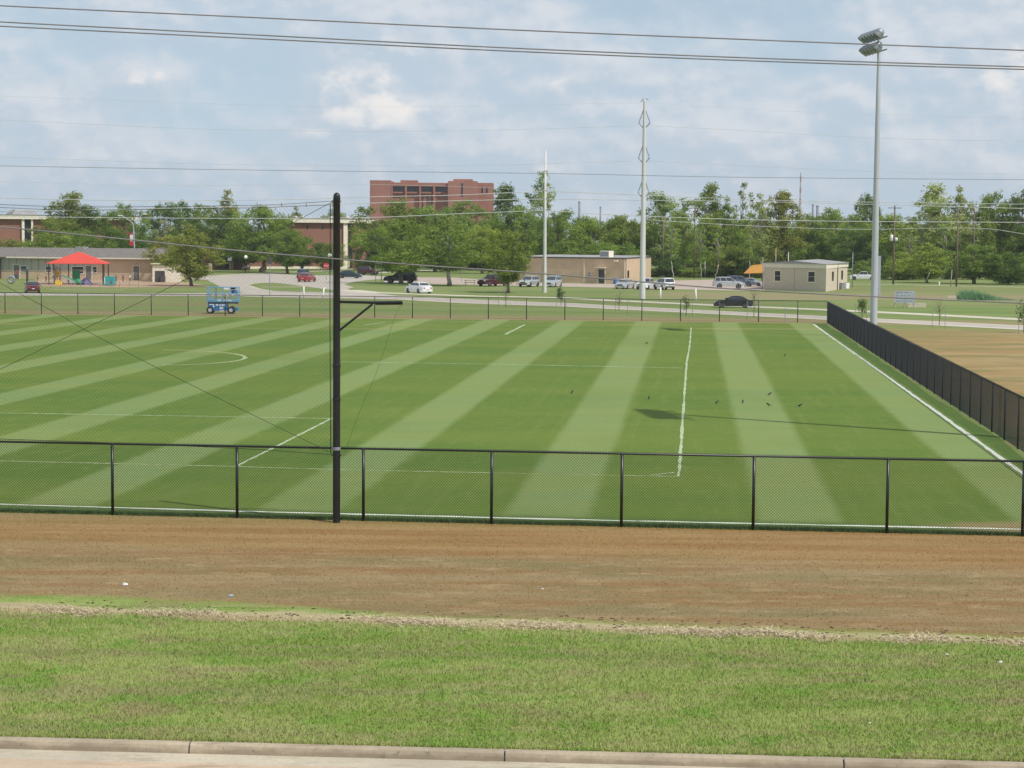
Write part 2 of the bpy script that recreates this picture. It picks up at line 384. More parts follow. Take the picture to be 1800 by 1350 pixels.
def fieldmat():
    m = bpy.data.materials.new('mown_field'); m.use_nodes = True; t = NT(m.node_tree)
    b = m.node_tree.nodes['Principled BSDF']; p = t.pos(); x, y, z = t.sep(p)
    c_, s_ = math.cos(TH), math.sin(TH)
    u = t.m('SUBTRACT', t.m('MULTIPLY', x, c_), t.m('MULTIPLY', y, s_)); v = t.m('ADD', t.m('MULTIPLY', x, s_), t.m('MULTIPLY', y, c_))
    cu = t.node('ShaderNodeCombineXYZ'); t.l.new(u, cu.inputs[0]); t.l.new(v, cu.inputs[1]); q = cu.outputs[0]
    e0 = (UV(G(1255, 570))[0] + UV(G(1295, 895))[0]) / 2; e1 = (UV(G(1305, 570))[0] + UV(G(1450, 895))[0]) / 2
    em = (UV(G(1115, 567))[0] + UV(G(875, 890))[0]) / 2; per = e0 - em
    wv = t.m('ADD', t.m('MULTIPLY', t.m('SUBTRACT', t.noise(t.scale(q, (.3, .06, 1)), 1., 3), .5), .22), t.m('MULTIPLY', t.m('SUBTRACT', t.noise(q, 2.2, 3), .5), .35))
    ph = t.m('FRACT', t.m('DIVIDE', t.m('ADD', t.m('ADD', t.m('SUBTRACT', u, e0), wv), per * 40), per))
    wd = (e1 - e0) / per
    light = t.m('MULTIPLY', t.sstep(ph, 0., .06), t.sstep(ph, wd - .03, wd + .03, 1., 0.))
    fine = t.noise(p, 11., 4, .7); gr = t.noise(t.scale(p, (1, .25, 1)), 2.2, 5, .65); big = t.noise(t.scale(p, (.05, .16, 1)), .8, 4, .6)
    med = t.noise(t.scale(p, (.12, .8, 1)), .7, 5, .6)
    dk = t.mix(t.sstep(big, .36, .66), (.098, .166, .024), (.134, .190, .028))
    dk = t.mix(t.sstep(med, .48, .75, 0., .28), dk, (.150, .185, .040))
    lt = t.mix(t.sstep(big, .38, .62), (.194, .268, .094), (.216, .270, .084))
    lt = t.mix(t.sstep(med, .45, .7, 0., .3), lt, (.150, .240, .062))
    light = t.m('MULTIPLY', light, t.sstep(t.noise(q, .06, 3), .3, .5, .72, 1.))
    col = t.mix(light, dk, lt)
    col = t.mix(t.sstep(fine, .45, .70, 0., .42), col, (.075, .135, .02))
    col = t.mix(t.sstep(t.noise(p, 1.3, 6, .75), .5, .68, 0., .20), col, (.20, .24, .065))
    col = t.mix(t.sstep(gr, .5, .7, 0., .16), col, (.26, .27, .09))
    # darker unmown rim along the near fence, worn rims at the far end
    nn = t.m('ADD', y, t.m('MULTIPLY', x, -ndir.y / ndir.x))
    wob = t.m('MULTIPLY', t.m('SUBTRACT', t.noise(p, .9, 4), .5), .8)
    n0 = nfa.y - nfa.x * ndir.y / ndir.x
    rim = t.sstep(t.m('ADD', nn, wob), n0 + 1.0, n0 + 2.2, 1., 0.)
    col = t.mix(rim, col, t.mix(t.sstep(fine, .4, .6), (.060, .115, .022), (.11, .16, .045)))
    us = t.sstep(t.m('ADD', u, wob), UV(G(1700, 761))[0] + .1, UV(G(1700, 761))[0] + .35)
    sdn = t.m('ADD', u, t.m('MULTIPLY', wob, .8))
    side = t.mix(t.sstep(sdn, U_SIDE + 1.3, U_SIDE + 2.1), (.095, .160, .032), (.235, .185, .085))
    side = t.mix(t.sstep(t.noise(p, .6, 4), .5, .65, 0., .6), side, (.11, .20, .03))
    col = t.mix(us, col, side)
    cn = G(1790, 927); ds = t.node('ShaderNodeVectorMath', operation='DISTANCE'); t.l.new(t.scale(p, (.45, 1, 1)), ds.inputs[0]); ds.inputs[1].default_value = (cn.x * .45, cn.y, 0)
    col = t.mix(t.m('MULTIPLY', t.sstep(t.m('ADD', ds.outputs['Value'], t.m('MULTIPLY', wob, 1.6)), .5, 1.3, 1., 0.), .8), col, (.30, .22, .11))
    tire = t.noise(t.scale(q, (1.6, .05, 1)), 1.6, 4, .6)
    col = t.mix(t.sstep(tire, .5, .7, 0., .20), col, (.20, .24, .07))
    worn = t.m('MULTIPLY', t.sstep(t.noise(t.scale(p, (.045, .2, 1)), 1., 4), .56, .66), t.sstep(y, 150., 168.))
    col = t.mix(t.m('MULTIPLY', worn, .55), col, (.33, .28, .13))
    t.put(b.inputs['Base Color'], col); b.inputs['Roughness'].default_value = .9; b.inputs['Specular IOR Level'].default_value = .15
    bn = t.node('ShaderNodeBump'); bn.inputs['Strength'].default_value = .5; bn.inputs['Distance'].default_value = .02
    t.l.new(fine, bn.inputs['Height']); t.l.new(bn.outputs[0], b.inputs['Normal'])
    return m
M['field'] = fieldmat()
def chalkmat():
    m = bpy.data.materials.new('chalk_line'); m.use_nodes = True; t = NT(m.node_tree)
    b = m.node_tree.nodes['Principled BSDF']; p = t.pos()
    n = t.noise(p, 5., 5, .7)
    t.put(b.inputs['Base Color'], t.mix(t.sstep(n, .50, .70, 0., .8), (.70, .72, .60), (.26, .34, .13))); b.inputs['Roughness'].default_value = .95
    return m
M['chalk'] = chalkmat()
def softmat():
    m = bpy.data.materials.new('soft_chalk_line'); m.use_nodes = True; t = NT(m.node_tree)
    b = m.node_tree.nodes['Principled BSDF']; n = t.noise(t.pos(), 5., 5, .7)
    t.put(b.inputs['Base Color'], t.mix(t.sstep(n, .40, .62), (.48, .55, .38), (.24, .33, .13))); b.inputs['Roughness'].default_value = .95
    return m
M['softchalk'] = softmat()
def faintmat():
    m = bpy.data.materials.new('faded_chalk_line'); m.use_nodes = True; t = NT(m.node_tree)
    b = m.node_tree.nodes['Principled BSDF']; n = t.noise(t.pos(), 4., 5, .7)
    t.put(b.inputs['Base Color'], t.mix(t.sstep(n, .38, .58), (.50, .55, .36), (.24, .31, .10))); b.inputs['Roughness'].default_value = .95
    return m
M['faint'] = faintmat()

rng = np.random.default_rng(7); random.seed(7)
# ------------------------------------------------------------------ ground, near road, kerb
kb = [G(-200, 1289), G(336, 1305), G(888, 1319.5), G(1482, 1333.5), G(2100, 1346)]     # back edge of kerb
def lin(ps): 
    xs = np.array([p.x for p in ps]); ys = np.array([p.y for p in ps]); return np.polyfit(xs, ys, 1)
KS, K0 = lin(kb)
def kerb_y(x): return K0 + KS * x
# ground sheet: from the kerb to past the horizon, fine cells only where needed
bm = MB(); S = 2400
bm.add([(-S, kerb_y(-S) if False else -S * .0 + kerb_y(-60) - 0, 0)], [])
bm = MB()
bm.add([(-60, kerb_y(-60), 0), (60, kerb_y(60), 0), (S, 60, 0), (S, S, 0), (-S, S, 0), (-S, 60, 0)], [(0, 1, 2, 3, 4, 5)])
struct(bm.build('ground', M['ground'], fix=False))
kd = Vector((1, KS, 0)).normalized(); kn = Vector((-kd.y, kd.x, 0))     # along kerb, away from the road
def KP(s, off, z): p = Vector((0, K0, z)) + kd * s + kn * off; return (p.x, p.y, p.z)
joints = [-60.] + [((Vector((j.x, j.y, 0)) - Vector((0, K0, 0))).dot(kd)) for j in kb[1:4]]
step = joints[2] - joints[1]
js = sorted([joints[1] - step * i for i in range(1, 7)] + joints[1:] + [joints[3] + step * i for i in range(1, 7)])
kerb = MB()
prof = [(0., -.02), (-.0, .012), (-.05, .018), (-.11, .012), (-.15, -.012), (-.17, -.06), (-.185, -.125), (-.185, -.2), (0, -.2)]
for a, b_ in zip(js[:-1], js[1:]):
    n = 14; rings = []
    for i in range(n + 1):
        s_ = a + .012 + (b_ - a - .024) * i / n
        rings.append([KP(s_, o_ + random.uniform(-.004, .004), z_ + random.uniform(-.003, .003)) for o_, z_ in prof])
    kerb.loft(rings)
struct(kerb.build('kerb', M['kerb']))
struct(MB().loft([[KP(s_, o_, z_) for o_, z_ in ((-.03, -.01), (-.16, -.06), (-.17, -.2), (.03, -.2))] for s_ in (-60, 60)]).build('kerb_joint_filler', M['roofdark']))
g_ = MB(); g_.add([KP(-60, -.185, -.125), KP(60, -.185, -.125), KP(60, -.62, -.14), KP(-60, -.62, -.14)], [(0, 3, 2, 1)])
struct(g_.build('gutter', M['gutter'], fix=False))
g_ = MB(); g_.add([KP(-60, -.62, -.142), KP(60, -.62, -.142), KP(60, -12, -.10), KP(-60, -12, -.10)], [(0, 3, 2, 1)])
struct(g_.build('near_road', M['road'], fix=False))
g_ = MB(); g_.add([(-400, 14, -.25), (400, 14, -.25), (400, -60, -.25), (-400, -60, -.25)], [(0, 1, 2, 3)])
struct(g_.build('far_side_ground', M['ground'], fix=False))

# ------------------------------------------------------------------ playing field
def along_near(x): k = (x - nfa.x) / ndir.x; return nfa + ndir * k
def inter(p, d, q, e):
    a = np.array([[d.x, -e.x], [d.y, -e.y]]); s_ = np.linalg.solve(a, [q.x - p.x, q.y - p.y]); return p + d * s_[0]
corner_near = inter(nfa, ndir, sfa, fdir)
fla, flb = G(9, 551), G(1402, 567)                     # far fence line
ldir = (flb - fla).normalized()
corner_far = inter(fla, ldir, sfa, fdir)
fld = MB(); pts = []
n1 = along_near(-75); 
edge = []
for i in range(241):
    p = n1 + (corner_near - n1) * (i / 240); edge.append((p.x, p.y + .12 + random.uniform(-.12, .12), .004))
e2 = [(corner_near + fdir * ((corner_far - corner_near).length - 1.5) * k / 30 + Vector((-.2 + random.uniform(-.15, .15), 0, .004))) for k in range(1, 31)]
fa2 = fla + ldir * (-90) + Vector((0, -1.5, 0)); fb2 = corner_far + Vector((-.3, -1.5, 0))
e3 = [(fb2 + (fa2 - fb2) * k / 60 + Vector((0, random.uniform(-.5, .3), .004))) for k in range(1, 61)]
poly = [Vector(p) for p in edge] + e2 + e3
fld.add(poly, [tuple(range(len(poly)))])
struct(fld.build('playing_field', M['field'], fix=False))
def strip(pts, wd, z, wobble=0.):
    mb = MB(); L = []; Rr = []
    pts = [Vector(p) for p in pts]; dense = []
    for a, b_ in zip(pts[:-1], pts[1:]):
        n = max(1, int((b_ - a).length / .8)); dense += [a + (b_ - a) * i / n for i in range(n)]
    dense.append(pts[-1])
    for i, p in enumerate(dense):
        d = (dense[min(i + 1, len(dense) - 1)] - dense[max(i - 1, 0)]).normalized(); nn = Vector((-d.y, d.x, 0))
        ww = wd / 2 * (1 + random.uniform(-wobble, wobble)); j = nn * random.uniform(-wobble, wobble) * wd * .3
        L.append(p + nn * ww + j); Rr.append(p - nn * ww + j)
    vs = [(q.x, q.y, z) for pr in zip(L, Rr) for q in pr]
    mb.add(vs, [(2 * i, 2 * i + 1, 2 * i + 3, 2 * i + 2) for i in range(len(L) - 1)])
    return mb
def merge(ms):
    o = MB()
    for m_ in ms: o.add(m_.v, m_.f)
    return o
def GG(*pp): return [G(a, b_) for a, b_ in pp]
sl0, sl1 = G(1430, 570), G(1797, 832)
near_l = [G(-150, 883), G(0, 887), G(421, 899.3), G(950, 912.6), G(1450, 923.8), G(1797, 931), G(1990, 935)]
chalk = [strip([sl1 + (sl1 - sl0).normalized() * 12, sl0], .17, .012, .3), strip(near_l, .19, .0125, .4),
         strip(GG((1193, 838), (1196, 800), (1200, 740), (1204, 680), (1207, 638), (1212, 610), (1215, 576)), .10, .012, .45),
         strip(GG((415, 820), (500, 778), (584, 735)), .12, .012, .4), strip(GG((888, 588), (922.5, 570.7)), .2, .012, .3),
         strip(GG((640, 571.5), (676, 567)), .2, .0125, .2), strip(GG((1143, 836), (1185, 831)), .10, .0125, .2)]
struct(merge(chalk[:2]).build('field_lines', M['chalk'], fix=False))
struct(merge(chalk[2:]).build('worn_field_lines', M['softchalk'], fix=False))
arc = []
for k in range(41):
    th = math.pi * (k / 40) - math.pi / 2
    arc.append(G(285 + 146 * math.cos(th), 628.5 + 13 * math.sin(th) + 3 * math.cos(th) * 0 - .00 * k))
fn = [strip(GG((-60, 809), (400, 820), (640, 827), (1193, 838)), .11, .008, .4), strip(GG((0, 726), (300, 731), (585, 736)), .16, .008, .3),
      strip(GG((600, 636), (900, 641), (1200, 647)), .22, .0082, .3), strip(arc, .24, .0083, .2),
      strip(GG((425, 820), (300, 775), (100, 726)), .02, .0084, .1), strip(GG((200, 800), (330, 748), (420, 710)), .06, .0085, .2)]
fn = fn[:4]
struct(merge(fn).build('faded_field_lines', M['faint'], fix=False))

# ------------------------------------------------------------------ far roads and paths
def sheet(name, pix, m, z):
    mb = MB(); ps = [G(a, b_) for a, b_ in pix]; mb.add([(p.x, p.y, z) for p in ps], [tuple(range(len(ps)))])
    return struct(mb.build(name, m, fix=False))
sheet('far_road', [(-150, 519.5), (300, 520.2), (430, 520.6), (600, 523.6), (704, 526), (831, 533), (1000, 538.5), (1080, 542.6), (1340, 555.6), (1560, 566.8), (1800, 579), (2000, 589),
                   (2000, 583), (1800, 573.3), (1560, 562), (1340, 551), (1080, 538.3), (1000, 533.2), (831, 527), (704, 520.5), (600, 517), (520, 515), (430, 514.6), (290, 516), (-150, 515)], M['conc'], .012)
def pstrip(name, pix, thick, m, z):
    """strip whose width is given in metres"""
    return struct(strip(GG(*pix), thick, z).build(name, m, fix=False))
pstrip('road_edge', [(430, 521), (600, 523.9), (704, 526.4), (831, 533.3), (1000, 538.9), (1080, 543), (1340, 556), (1560, 567), (1800, 579.3), (2000, 589)], 1.5, M['path'], .017)
pstrip('road_edge', [(704, 520.5), (831, 527), (1000, 533.2), (1080, 538), (1340, 551), (1560, 561.6), (1800, 573), (2000, 582)], 1.0, M['path'], .0175)
pstrip('upper_road', [(612, 510), (649, 514), (704, 516), (831, 520.5), (1000, 524), (1080, 528.5), (1253, 536.5), (1340, 540), (1560, 549.5), (1793, 561.5), (2000, 571)], 3.4, M['path'], .0165)
sheet('road_junction', [(300, 489), (364, 492), (385, 503), (400, 509), (430, 514.5), (520, 515), (600, 517), (704, 520.5), (649, 514.2), (618, 511), (611, 508), (622, 505), (605, 500), (620, 496),
                        (640, 493), (675, 490), (676, 497), (740, 498), (740, 492), (690, 487), (640, 484), (600, 483.5), (560, 484), (525, 484), (480, 481), (386, 484.5), (345, 486.5), (300, 486)], M['conc'], .0135)
sheet('junction_island', [(437, 502), (447, 499), (462, 497.6), (480, 497.4), (500, 499), (530, 503), (587, 510.5), (587, 514), (520, 512.8), (480, 511.5), (455, 508), (441, 504)], M['ground'], .035)
pstrip('road_edge', [(437, 502.5), (455, 508.4), (480, 512), (520, 513.4), (587, 514.6)], .7, M['path'], .04)
pstrip('footpath', [(457, 504.6), (500, 505), (532, 504.5)], 1.3, M['path'], .041)
pstrip('footpath', [(300, 485.5), (386, 484), (492, 479.3), (588, 475.2), (640, 471.5), (700, 466)], 2.2, M['path'], .0185)
pstrip('footpath', [(664, 479.5), (700, 477), (780, 474.5), (880, 470.5), (960, 470)], 3.0, M['path'], .019)
sheet('parking_lot', [(740, 499), (1110, 506.5), (1330, 512), (1345, 510), (1345, 496), (1260, 491.5), (1150, 494), (1100, 500), (905, 496), (800, 488), (690, 487), (676, 490)], M['lot'], .0155)
pstrip('footpath', [(905, 494.8), (1100, 499.2)], 1.6, M['path'], .0205)
pstrip('footpath', [(1143, 487), (1255, 488)], 2.6, M['path'], .0185)
pstrip('footpath', [(1180, 507.8), (1217, 508.2), (1345, 511)], 1.0, M['path'], .021)
pstrip('footpath', [(1488, 499.5), (1560, 500.4), (1700, 503), (1800, 505), (1990, 509)], 2.0, M['path'], .0185)
sheet('play_area_soil', [(60, 491), (75, 503.5), (200, 505.5), (300, 505), (372, 503), (330, 497), (300, 494.5), (298, 492), (240, 491)], M['mulch'], .012)
pstrip('footpath', [(88, 509), (160, 510.2), (218, 510)], .8, M['path'], .0125)

# ------------------------------------------------------------------ grass on the verge (uncountable)
def blades(n, ysel, hmin, hmax, wd, name, lab, leanf=.5):
    x = rng.uniform(-15, 15, n); y = ysel(n, x)
    keep = np.abs(x) < (y * .262 + .8); x, y = x[keep], y[keep]; n = len(x)
    h = rng.uniform(hmin, hmax, n); a = rng.uniform(0, 2 * np.pi, n); ld = rng.uniform(0, 2 * np.pi, n); ln = h * rng.uniform(.1, leanf * 2, n)
    ww = wd * rng.uniform(.6, 1.3, n)
    b0 = np.stack([x - np.cos(a) * ww, y - np.sin(a) * ww, np.zeros(n) - .005], 1); b1 = np.stack([x + np.cos(a) * ww, y + np.sin(a) * ww, np.zeros(n) - .005], 1)
    tp = np.stack([x + np.cos(ld) * ln, y + np.sin(ld) * ln, h], 1)
    V = np.stack([b0, b1, tp], 1).reshape(-1, 3); F = np.arange(n * 3).reshape(-1, 3)
    o = npmesh(name, V, F, M['blade']); return stuff(o, lab, 'grass')
row = G(900, 1099).y
blades(230000, lambda n, x: K0 + KS * x + .02 + (row - 0.1 - .14 * x - K0 - KS * x) * rng.uniform(0, 1, n) ** 1.15, .025, .065, .008, 'verge_grass', 'short patchy green grass between the kerb and the raked straw row')
blades(110000, lambda n, x: (row - .14 * x) + (51.3 - .12 * x - row + .14 * x) * rng.uniform(0, 1, n), .008, .026, .010, 'dry_grass', 'dry brown mown grass between the straw row and the near fence', 1.6)
blades(7000, lambda n, x: K0 + KS * x + rng.uniform(-.02, .07, n), .03, .09, .008, 'kerbside_grass', 'ragged green grass edge growing over the back of the kerb')
# taller grass under the near fence
n = 26000; s_ = rng.uniform(-16, 24, n); base = np.array(nfa)[None] + np.array(ndir)[None] * s_[:, None]
base[:, 1] += np.abs(rng.normal(0, .28, n)) - .03
h = rng.uniform(.03, .11, n) * (1.2 - np.clip(np.abs(base[:, 1] - (nfa.y + s_ * ndir.y)), 0, .8)); a = rng.uniform(0, 6.28, n)
dx = np.stack([np.cos(a) * .008, np.sin(a) * .008, 0 * a], 1); tip = base + np.stack([rng.normal(0, .03, n), rng.normal(0, .03, n), h], 1)
V = np.stack([base - dx, base + dx, tip], 1).reshape(-1, 3)
fgm = mat('fence_foot_grass', (.075, .135, .03), .8, .35, 1.5)
stuff(npmesh('fence_grass', V, np.arange(n * 3).reshape(-1, 3), fgm), 'taller dark green grass along the foot of the near fence', 'grass')
# straw clippings in the raked row
n = 12500; x = rng.uniform(-12, 12, n)
wobx = .25 * np.sin(x * 1.7) + .18 * np.sin(x * 4.1 + 1) + .12 * np.sin(x * 9.3)
y = row - .14 * x - .05 + wobx * .5 + rng.normal(0, .20, n); keep = rng.uniform(0, 1, n) < (.55 + .55 * np.sin(x * 1.9 + 1.6 * np.sin(x * .8)))
x, y = x[keep], y[keep]; n = len(x)
a = rng.uniform(0, 6.28, n); L_ = rng.uniform(.03, .09, n); z = rng.uniform(.0, .03, n)
d = np.stack([np.cos(a) * L_, np.sin(a) * L_, rng.uniform(-.02, .02, n)], 1); c = np.stack([x, y, z + .012], 1)
q = np.stack([-np.sin(a) * .006, np.cos(a) * .006, 0 * a], 1)
V = np.stack([c - d - q, c + d - q, c + d + q, c - d + q], 1).reshape(-1, 4, 3).reshape(-1, 3)
straw = mat('dry_straw', (.56, .46, .29), .9, .4, 9.)
stuff(npmesh('straw_row', V, np.arange(n * 4).reshape(-1, 4), straw), 'uneven row of dry straw clippings raked along the top of the green verge', 'straw')

# soil clods scuffed up beside the straw
cl = MB(); rq = random.Random(4)
for k in range(420):
    xx = rq.uniform(-9, 10) if k % 3 else rq.uniform(2, 10); yy = row - .14 * xx + rq.choice([.0, .15, .3, .9]) + rq.gauss(0, .13); r_ = rq.uniform(.008, .028)
    cl.loft([[(xx + r_ * f * math.cos(a) * rq.uniform(.8, 2.2), yy + r_ * f * math.sin(a) * rq.uniform(.7, 1.2), z_) for a in [j * math.pi / 3 for j in range(6)]] for f, z_ in ((1, -.01), (.9, r_ * .5), (.3, r_ * .8))])
stuff(cl.build('soil_clods', mat('dark_soil', (.10, .075, .045), .95, .4, 20)), 'small dark soil clods scattered along the straw row', 'soil')

# ------------------------------------------------------------------ chain link fences
def lattice(A, D, L, z0, z1, sp, rad, ztop=None):
    """two families of crossing 45 degree wires on the vertical plane from A along D"""
    H = z1 - z0; V = []; 
    A = np.array(A); D = np.array(D); N_ = np.array([-D[1], D[0], 0.])
    for sg in (1, -1):
        u0 = np.arange(-H, L + H, sp)
        ua, za = u0.copy(), np.full_like(u0, z0); ub, zb = u0 + sg * H, np.full_like(u0, z1)
        for (p, q, pz, qz) in ((ua, ub, za, zb),):
            # clip to [0,L]
            def clip(p, pz, q, qz):
                lo = p < 0; hi = p > L
                p2 = np.clip(p, 0, L); pz2 = np.where(lo | hi, pz + (qz - pz) * (p2 - p) / np.where(q == p, 1, q - p), pz); return p2, pz2
            p2, pz2 = clip(p, pz, q, qz); q2, qz2 = clip(q, qz, p, pz)
            ok = np.abs(qz2 - pz2) > .02; ok &= (pz2 >= z0 - 1e-4) & (pz2 <= z1 + 1e-4) & (qz2 >= z0 - 1e-4) & (qz2 <= z1 + 1e-4)
            p2, pz2, q2, qz2 = p2[ok], pz2[ok], q2[ok], qz2[ok]
            P0 = A[None] + D[None] * p2[:, None]; P0[:, 2] = pz2; P1 = A[None] + D[None] * q2[:, None]; P1[:, 2] = qz2
            t_ = np.array([D[0] * .7071, D[1] * .7071, -.7071 * sg]) * rad; nn = N_ * rad; off = N_ * rad * .8 * sg
            corners = [nn, t_, -nn, -t_]
            ring0 = np.stack([P0 + c_ + off for c_ in corners], 1); ring1 = np.stack([P1 + c_ + off for c_ in corners], 1)
            V.append(np.concatenate([ring0, ring1], 1))
    V = np.concatenate(V, 0); n = len(V)
    b0 = (np.arange(n) * 8)[:, None, None]; F = np.array([[0, 1, 5, 4], [1, 2, 6, 5], [2, 3, 7, 6], [3, 0, 4, 7]])[None]
    return V.reshape(-1, 3), (b0 + F).reshape(-1, 4)
def chain_fence(name, label, A, B, hgt, spacing, first, prad, wrad, sp, rail=True, maxp=100):
    root = thing(name, label, 'fence', A)
    D = (B - A); L = D.length; D = D.normalized()
    V, F = lattice((0, 0, 0), tuple(D), L, .03, hgt + .055, sp, wrad)
    npmesh('wire_mesh', V, F, M['blackvinyl'], root)
    proto = MB().tube([(0, 0, -.1), (0, 0, hgt - .01)], prad, 10).ball((0, 0, hgt - .01), prad * 1.12, 10, .7).build('post', M['black'], root, smooth=True)
    k = first; i = 0
    while k < L:
        o = proto if i == 0 else proto.copy()
        if i: COL.objects.link(o); o.parent = root
        o.location = D * k; i += 1; k += spacing
    if rail: MB().tube([Vector((0, 0, hgt)), D * L + Vector((0, 0, hgt))], .027, 8).build('top_rail', M['black'], root, smooth=True)
    MB().tube([Vector((0, 0, .06)), D * L + Vector((0, 0, .06))], .004, 4).build('bottom_wire', M['black'], root)
    return root
FH = 1.89
nsp = (along_near(G(1796.5, 942.5).x) - nfa).length / 7
nA = nfa - ndir * nsp * 3; nB = corner_near
chain_fence('chain_link_fence', 'near black chain link fence running across the whole picture in front of the field', nA, nB, FH, nsp, 0., .039, .0032, .074)
ssp = (sfb - sfa).length / 12
Lside = (corner_far - corner_near).length; off = (sfa - corner_near).length
chain_fence('chain_link_fence', 'black chain link fence going away along the right side of the field', corner_near, corner_far, FH, ssp, off % ssp, .036, .0036, .074)
fsp = (G(1402, 567) - G(9, 551)).length / 21.
fstart = fla - ldir * fsp * 3
fc = corner_far
chain_fence('chain_link_fence', 'far black chain link fence beyond the field in front of the road', fstart, fc, 1.92, fsp, 0., .04, .0022, .085)

# ------------------------------------------------------------------ black net pole, arm and ball-stop net
pb = G(591.5, 918.5); NS = FPX / pb.y
pole_h = (918.5 - 343) / NS
root = thing('net_pole', 'tall round black steel pole with a braced side arm, standing at the near fence', 'pole', pb)
MB().lathe([(.098, -.1), (.096, 0), (.094, pole_h * .5), (.088, pole_h - .12), (.093, pole_h - .11), (.093, pole_h - .02), (.08, pole_h + .045), (.045, pole_h + .085), (.01, pole_h + .1)], 20).build('shaft', M['black'], root, smooth=True)
Lx = lambda px: (px - 594.5) / NS; Lz = lambda py: (918.5 - py) / NS
ax = Vector((ndir.x, ndir.y, 0))
def LP(px, py, off=0.): v = ax * Lx(px); return Vector((v.x - ax.y * off, v.y + ax.x * off, Lz(py)))
arm = MB().tube([LP(596, 527.5), LP(690, 528.5), LP(712, 528.5)], [.036, .036, .03], 8)
arm.build('arm', M['black'], root)
MB().tube([LP(664, 529), LP(711, 528)], .05, 8).build('roller', M['black'], root)
MB().tube([LP(658, 531), LP(598, 579)], .03, 8).build('brace', M['black'], root)
MB().tube([LP(586, 352, .05), LP(602, 352, .05)], .02, 6).build('eye_bolt', M['galvd'], root)
MB().tube([LP(586, 798, -.05), LP(604, 798, -.05)], .018, 6).build('eye_bolt', M['black'], root)
for py in (700, 787, 640): MB().lathe([(.102, -.04), (.106, -.03), (.106, .03), (.102, .04)], 16, (0, 0, Lz(py))).build('clamp_band', M['galvd'] if py == 787 else M['black'], root)
# net between this pole and the next one outside the frame
span = 907 / NS
nroot = thing('ball_stop_net', 'fine black ball-stop net with crossed cables hanging left of the tall black pole', 'net', pb + Vector((0, .0, 0)))
top, bot = Lz(360), Lz(786)
V, F = lattice((-ax.x * (span), -ax.y * (span), 0), (ax.x, ax.y, 0), span - .13, bot, top, .11, .0011)
npmesh('netting', V, F, M['net'], nroot)
def cat3(pts, n=40):
    pts = [Vector(p) for p in pts]; out = []
    q = [pts[0] * 2 - pts[1]] + pts + [pts[-1] * 2 - pts[-2]]
    for i in range(1, len(q) - 2):
        for k in range(n):
            u = k / n; a, b_, c, d = q[i - 1], q[i], q[i + 1], q[i + 2]
            out.append(.5 * ((2 * b_) + (c - a) * u + (2 * a - 5 * b_ + 4 * c - d) * u * u + (3 * b_ - a - 3 * c + d) * u ** 3))
    out.append(pts[-1]); return out
for nm, pp, r_ in (('top_cable', [(588, 351), (540, 354.5), (440, 359.5), (150, 364), (0, 361), (-316, 346)], .006), ('net_cable', [(583, 358), (496, 361.8), (440, 364), (150, 369.5), (0, 366.5), (-316, 352)], .006),
                   ('cross_cable', [(586, 353), (300, 502), (0, 646), (-316, 800)], .0065), ('cross_cable', [(590, 797), (300, 663), (137, 582), (60, 540), (-316, 352)], .0065),
                   ('bottom_cable', [(590, 798), (421, 790), (198, 785), (0, 781.5), (-316, 778)], .008), ('side_rope', [(587.5, 352), (586, 560), (585.5, 790)], .007)):
    MB().tube(cat3([LP(a, b_, .0) for a, b_ in pp], 10), r_, 5).build(nm, M['rope'] if nm == 'side_rope' else M['net'], nroot)
MB().tube(cat3([LP(583, 356), LP(582.5, 560), LP(584, 795)], 10), .011, 5).build('edge_cord', M['net'], nroot)
for a in (540, 496, 452):
    MB().tube([LP(a, 355), LP(a, 362)], .007, 5).build('spacer', M['net'], nroot)
rp = MB().tube(cat3([LP(712, 530), LP(700, 548), LP(678, 615), (LP(662, 660)), LP(636, 720), LP(607, 800)], 10), .0028, 4)
o = rp.build('slack_rope', M['net'], None, loc=pb); tag(o, 'thin slack rope hanging from the tip of the black pole arm down to the fence', 'rope')

# ------------------------------------------------------------------ floodlight masts
def mast(base, H_, label, cat='floodlight'):
    root = thing('floodlight_mast', label, cat, base)
    MB().lathe([(.285, -.1), (.28, 0), (.245, H_ * .35), (.19, H_ * .7), (.13, H_ - .4), (.11, H_ - .35), (.02, H_ - .33)], 18).build('mast_tube', M['galv'], root, smooth=True)
    ad = Vector((.12, -.99, 0)).normalized()                      # crossarm direction: near end to the right
    for zz, offs in ((H_ - .45, (-1.9, -1.14, -.38, .38, 1.14, 1.9)), (H_ - 1.4, (-1.6, -.8, 0., .8, 1.6))):  # heads added and packed close in both rows so the cast shadow turns solid
        oc = Vector((-.62, 0, 0))
        MB().tube([oc * .3 + ad * -2.5 + Vector((0, 0, zz - .25)), oc * .3 + ad * 2.5 + Vector((0, 0, zz - .25))], .055, 8).build('crossarm', M['galvd'], root)
        for of in offs:
            c = oc + ad * of + Vector((0, 0, zz))
            tilt = Matrix.Rotation(R(38), 3, 'Y')
            mb = MB().lathe([(.06, .44), (.16, .40), (.28, .29), (.34, .14), (.37, 0), (.34, -.02)], 16)
            mb.v = [tuple(tilt @ Vector(v) + c) for v in mb.v]
            hd = mb.build('lamp_head', M['galvd'], root, smooth=True)
            mb = MB().lathe([(.375, 0), (.39, -.02), (.40, -.24), (.37, -.2)], 16)
            mb.v = [tuple(tilt @ Vector(v) + c) for v in mb.v]; mb.build('visor', M['galvd'], hd)
            mb = MB().box(.2, .32, -.05, .05, -.3, .1); mb.v = [tuple(Vector(v) + c) for v in mb.v]; mb.build('bracket', M['galvd'], hd)
    MB().box(-.28, .28, -.28, .28, -.05, .05, .05).build('base_plate', M['galvd'], root)
    return root
mb_ = Vector((G(1535, 592.7).x, G(1535, 592.7).y, 0))
